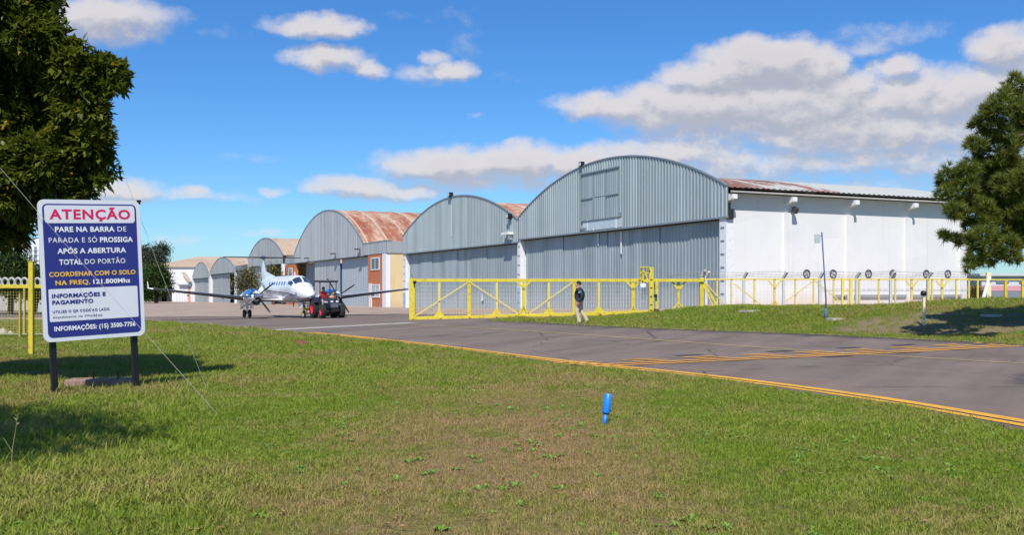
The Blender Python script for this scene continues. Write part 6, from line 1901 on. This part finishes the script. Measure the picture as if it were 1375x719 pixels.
# ================================================================== GRASS
tufts = bpy.data.collections.new('grass_tufts')
def tuft(i, nb, h, spread, lean, w):
    rng = np.random.default_rng(100 + i); vs = []; fs = []
    for b in range(nb):
        a = rng.uniform(0, 6.283); r = spread * math.sqrt(rng.random()); x, y = r * math.cos(a), r * math.sin(a)
        hh = h * rng.uniform(.45, 1.15); la = rng.uniform(0, 6.283); l = lean * hh * rng.uniform(.3, 1.3)
        dx, dy = l * math.cos(la), l * math.sin(la); pa = rng.uniform(0, 6.283); wx, wy = w * math.cos(pa) / 2, w * math.sin(pa) / 2
        k = len(vs)
        vs += [(x - wx, y - wy, -.01), (x + wx, y + wy, -.01), (x + dx * .35 + wx * .8, y + dy * .35 + wy * .8, hh * .6), (x + dx * .35 - wx * .8, y + dy * .35 - wy * .8, hh * .6), (x + dx, y + dy, hh * .95)]
        fs += [(k, k + 1, k + 2, k + 3), (k + 3, k + 2, k + 4)]
    me = bpy.data.meshes.new('tuft'); me.from_pydata(vs, [], fs); me.materials.append(MATS['grass_blade'])
    o = bpy.data.objects.new('blade_tuft' if i == 0 else 'blade_tuft.%03d' % i, me); tufts.objects.link(o)
tuft(0, 18, .055, .075, .9, .007); tuft(1, 16, .075, .07, .8, .007); tuft(2, 20, .045, .09, 1.3, .007); tuft(3, 12, .13, .05, .7, .008); tuft(4, 16, .065, .08, 1.0, .009)

def weed(i):
    rng = np.random.default_rng(300 + i); vs = []; fs = []
    for b in range(9):
        a = b * 2.4 + rng.uniform(-.3, .3); L = rng.uniform(.05, .11); w = L * .32; h = rng.uniform(.02, .055)
        c, s = math.cos(a), math.sin(a); k = len(vs)
        vs += [(0, 0, 0), (c * L * .55 - s * w / 2, s * L * .55 + c * w / 2, h), (c * L, s * L, h * .6), (c * L * .55 + s * w / 2, s * L * .55 - c * w / 2, h)]
        fs.append((k, k + 1, k + 2, k + 3))
    me = bpy.data.meshes.new('weed'); me.from_pydata(vs, [], fs); me.materials.append(mat('weed_leaf', (.135, .23, .025), .5, 0, .25, 9))
    o = bpy.data.objects.new('weed', me); tufts.objects.link(o)
def litter(i):
    rng = np.random.default_rng(400 + i); vs = []; fs = []
    for b in range(3):
        x, y = rng.normal(size=2) * .05; a = rng.uniform(0, 6.28); L = .07; c, s = math.cos(a), math.sin(a); k = len(vs); z = rng.uniform(.03, .055)
        vs += [(x, y, z), (x + c * L * .5 - s * .018, y + s * L * .5 + c * .018, z + .012), (x + c * L, y + s * L, z), (x + c * L * .5 + s * .018, y + s * L * .5 - c * .018, z + .008)]
        fs.append((k, k + 1, k + 2, k + 3))
    me = bpy.data.meshes.new('dead_leaf'); me.from_pydata(vs, [], fs); me.materials.append(mat('dead_leaf', (.30, .19, .08), .7, 0, .3, 9))
    o = bpy.data.objects.new('dead_leaf', me); tufts.objects.link(o)
litter(0); weed(0)
# children come out in alphabetical order, so the names fix the order of the picks
rng = np.random.default_rng(77)
def scatter(y0, y1, dens, sc, hside=.56, extra=1.5):
    area = (y1 - y0) * (hside * (y0 + y1) + 2 * extra); n = int(area * dens)
    Y = np.sqrt(rng.random(n) * (y1 ** 2 - y0 ** 2) + y0 ** 2) if y1 < 100 else rng.uniform(y0, y1, n)
    X = rng.uniform(-1, 1, n) * (hside * Y + extra)
    return X, Y, np.full(n, sc)
parts = [scatter(4.6, 10, 330, .95), scatter(10, 16, 230, 1.0), scatter(16, 26, 120, 1.2), scatter(26, 40, 55, 1.5), scatter(40, 62, 22, 2.0)]
X = np.concatenate([p[0] for p in parts]); Y = np.concatenate([p[1] for p in parts]); S = np.concatenate([p[2] for p in parts])
grow = [Vector((p[0], p[1])) for p in asphalt_poly]
jx = X + rng.normal(size=len(X)) * .07; jy = Y + rng.normal(size=len(X)) * .07
ok = ~pip(jx, jy, grow) & ~pip(X, Y, apron_poly) & (Y < 61)
near_mask = ok.copy()
# bare earth by the fence
ok &= ~((((X - 18.0) * .13) ** 2 + ((Y - 35.0) * .27) ** 2 < .95) & (rng.random(len(X)) < .85))
X, Y, S = X[ok], Y[ok], S[ok]
# patchy length: fractal value noise by lattice interpolation
def vnoise(x, y, s, seed):
    r_ = np.random.default_rng(seed); T = r_.random((64, 64)); x = x * s + 500; y = y * s + 500
    xi = np.floor(x).astype(int); yi = np.floor(y).astype(int); fx_ = x - xi; fy_ = y - yi
    fx_ = fx_ * fx_ * (3 - 2 * fx_); fy_ = fy_ * fy_ * (3 - 2 * fy_)
    a = T[xi % 64, yi % 64]; b = T[(xi + 1) % 64, yi % 64]; c = T[xi % 64, (yi + 1) % 64]; d = T[(xi + 1) % 64, (yi + 1) % 64]
    return (a * (1 - fx_) + b * fx_) * (1 - fy_) + (c * (1 - fx_) + d * fx_) * fy_
pn = vnoise(X, Y, .5, 1) * .5 + vnoise(X, Y, 1.6, 2) * .3 + vnoise(X, Y, 4, 3) * .2
worn = np.clip(1 - np.abs(X - .09 * Y + 1.1) / 3.2, 0, 1) * sst(25, 12, Y)
S = S * (.55 + .9 * pn) * (1 - .38 * worn)
tall = (X < -.33 * Y + .4) & (Y < 17)             # longer growth at the foot of the sign and lower left
S = np.where(tall, S * 1.35, S)
bank = (Y > 30) & (X > 1) 
S = np.where(bank, S * np.where(Y > 46, .8, 1.1), S)
which = rng.choice(5, len(X), p=[.3, .24, .26, .05, .15]); which = np.where(tall & (rng.random(len(X)) < .18), 3, which)
wd = (Y < 26) & (rng.random(len(X)) < .020 * (.3 + 1.6 * (vnoise(X, Y, .9, 8) > .55)))
lt_ = (Y < 18) & (rng.random(len(X)) < .006)
which = np.where(wd, 6, np.where(lt_, 5, which)); S = np.where(wd | lt_, rng.uniform(.45, 1.0, len(X)), S)
keep = rng.random(len(X)) > worn * .3
X, Y, S, which, pn = X[keep], Y[keep], S[keep], which[keep], pn[keep]
Z = g(X, Y) + .015 * np.sin(X * 1.7 + Y * .6) * np.cos(Y * 1.3 - X * .4) * sst(3, 6, Y)
me = bpy.data.meshes.new('lawn_grass'); me.vertices.add(len(X)); me.vertices.foreach_set('co', np.stack([X, Y, Z], 1).astype(np.float32).ravel())
def fattr(nm, vals, typ='FLOAT'):
    a = me.attributes.new(nm, typ, 'POINT'); a.data.foreach_set('value', vals)
fattr('sc', S.astype(np.float32)); fattr('rot', (rng.random(len(X)) * 6.283).astype(np.float32)); fattr('tone', np.clip(pn * .5 + rng.random(len(X)) * .55, 0, 1).astype(np.float32)); fattr('pick', which.astype(np.int32), 'INT')
lawn = mesh_obj('lawn_grass', me, MATS['grass_blade']); tag(lawn, 'mown patchy green and straw coloured grass covering the lawn', 'grass', kind='stuff')
ng_ = bpy.data.node_groups.new('scatter_grass', 'GeometryNodeTree')
ng_.interface.new_socket('Geometry', in_out='INPUT', socket_type='NodeSocketGeometry'); ng_.interface.new_socket('Geometry', in_out='OUTPUT', socket_type='NodeSocketGeometry')
q = NT(ng_); gi_ = q.n('NodeGroupInput'); go_ = q.n('NodeGroupOutput')
ci = q.n('GeometryNodeCollectionInfo'); ci.inputs['Collection'].default_value = tufts; ci.inputs['Separate Children'].default_value = True; ci.inputs['Reset Children'].default_value = True
ip = q.n('GeometryNodeInstanceOnPoints'); ip.inputs['Pick Instance'].default_value = True
def na_(nm, typ='FLOAT'):
    n_ = q.n('GeometryNodeInputNamedAttribute', data_type=typ); n_.inputs['Name'].default_value = nm; return n_.outputs['Attribute']
cx_ = q.n('ShaderNodeCombineXYZ'); ng_.links.new(na_('rot'), cx_.inputs[2])
ng_.links.new(gi_.outputs[0], ip.inputs['Points']); ng_.links.new(ci.outputs[0], ip.inputs['Instance'])
ng_.links.new(na_('pick', 'INT'), ip.inputs['Instance Index']); ng_.links.new(cx_.outputs[0], ip.inputs['Rotation']); ng_.links.new(na_('sc'), ip.inputs['Scale'])
ng_.links.new(ip.outputs[0], go_.inputs[0])
md = lawn.modifiers.new('scatter', 'NODES'); md.node_group = ng_

# a tall dry weed in the lower left corner
p = G(14, 640)
t = thing('tall_weed', 'tall thin dry weed stalk in the lower left corner', 'plant', (p.x, p.y, p.z))
mb = MB(); mb.tube([p, p + Vector((.02, 0, .25)), p + Vector((.06, .01, .52))], [.004, .003, .0015], 5); mb.tube([p + Vector((.02, 0, .2)), p + Vector((-.06, 0, .33))], .002, 4)
mb.build('stem', mat('dry_stem', (.30, .27, .12), .8), t)
mb = MB()
for k in range(9): a = k * 2.4; mb.add([p + Vector((.055, 0, .44 + k * .01)), p + Vector((.055 + .03 * math.cos(a), .03 * math.sin(a), .47 + k * .01)), p + Vector((.06, 0, .455 + k * .01))], [(0, 1, 2)])
mb.build('seed_head', mat('dry_stem', (.45, .40, .20)), t)
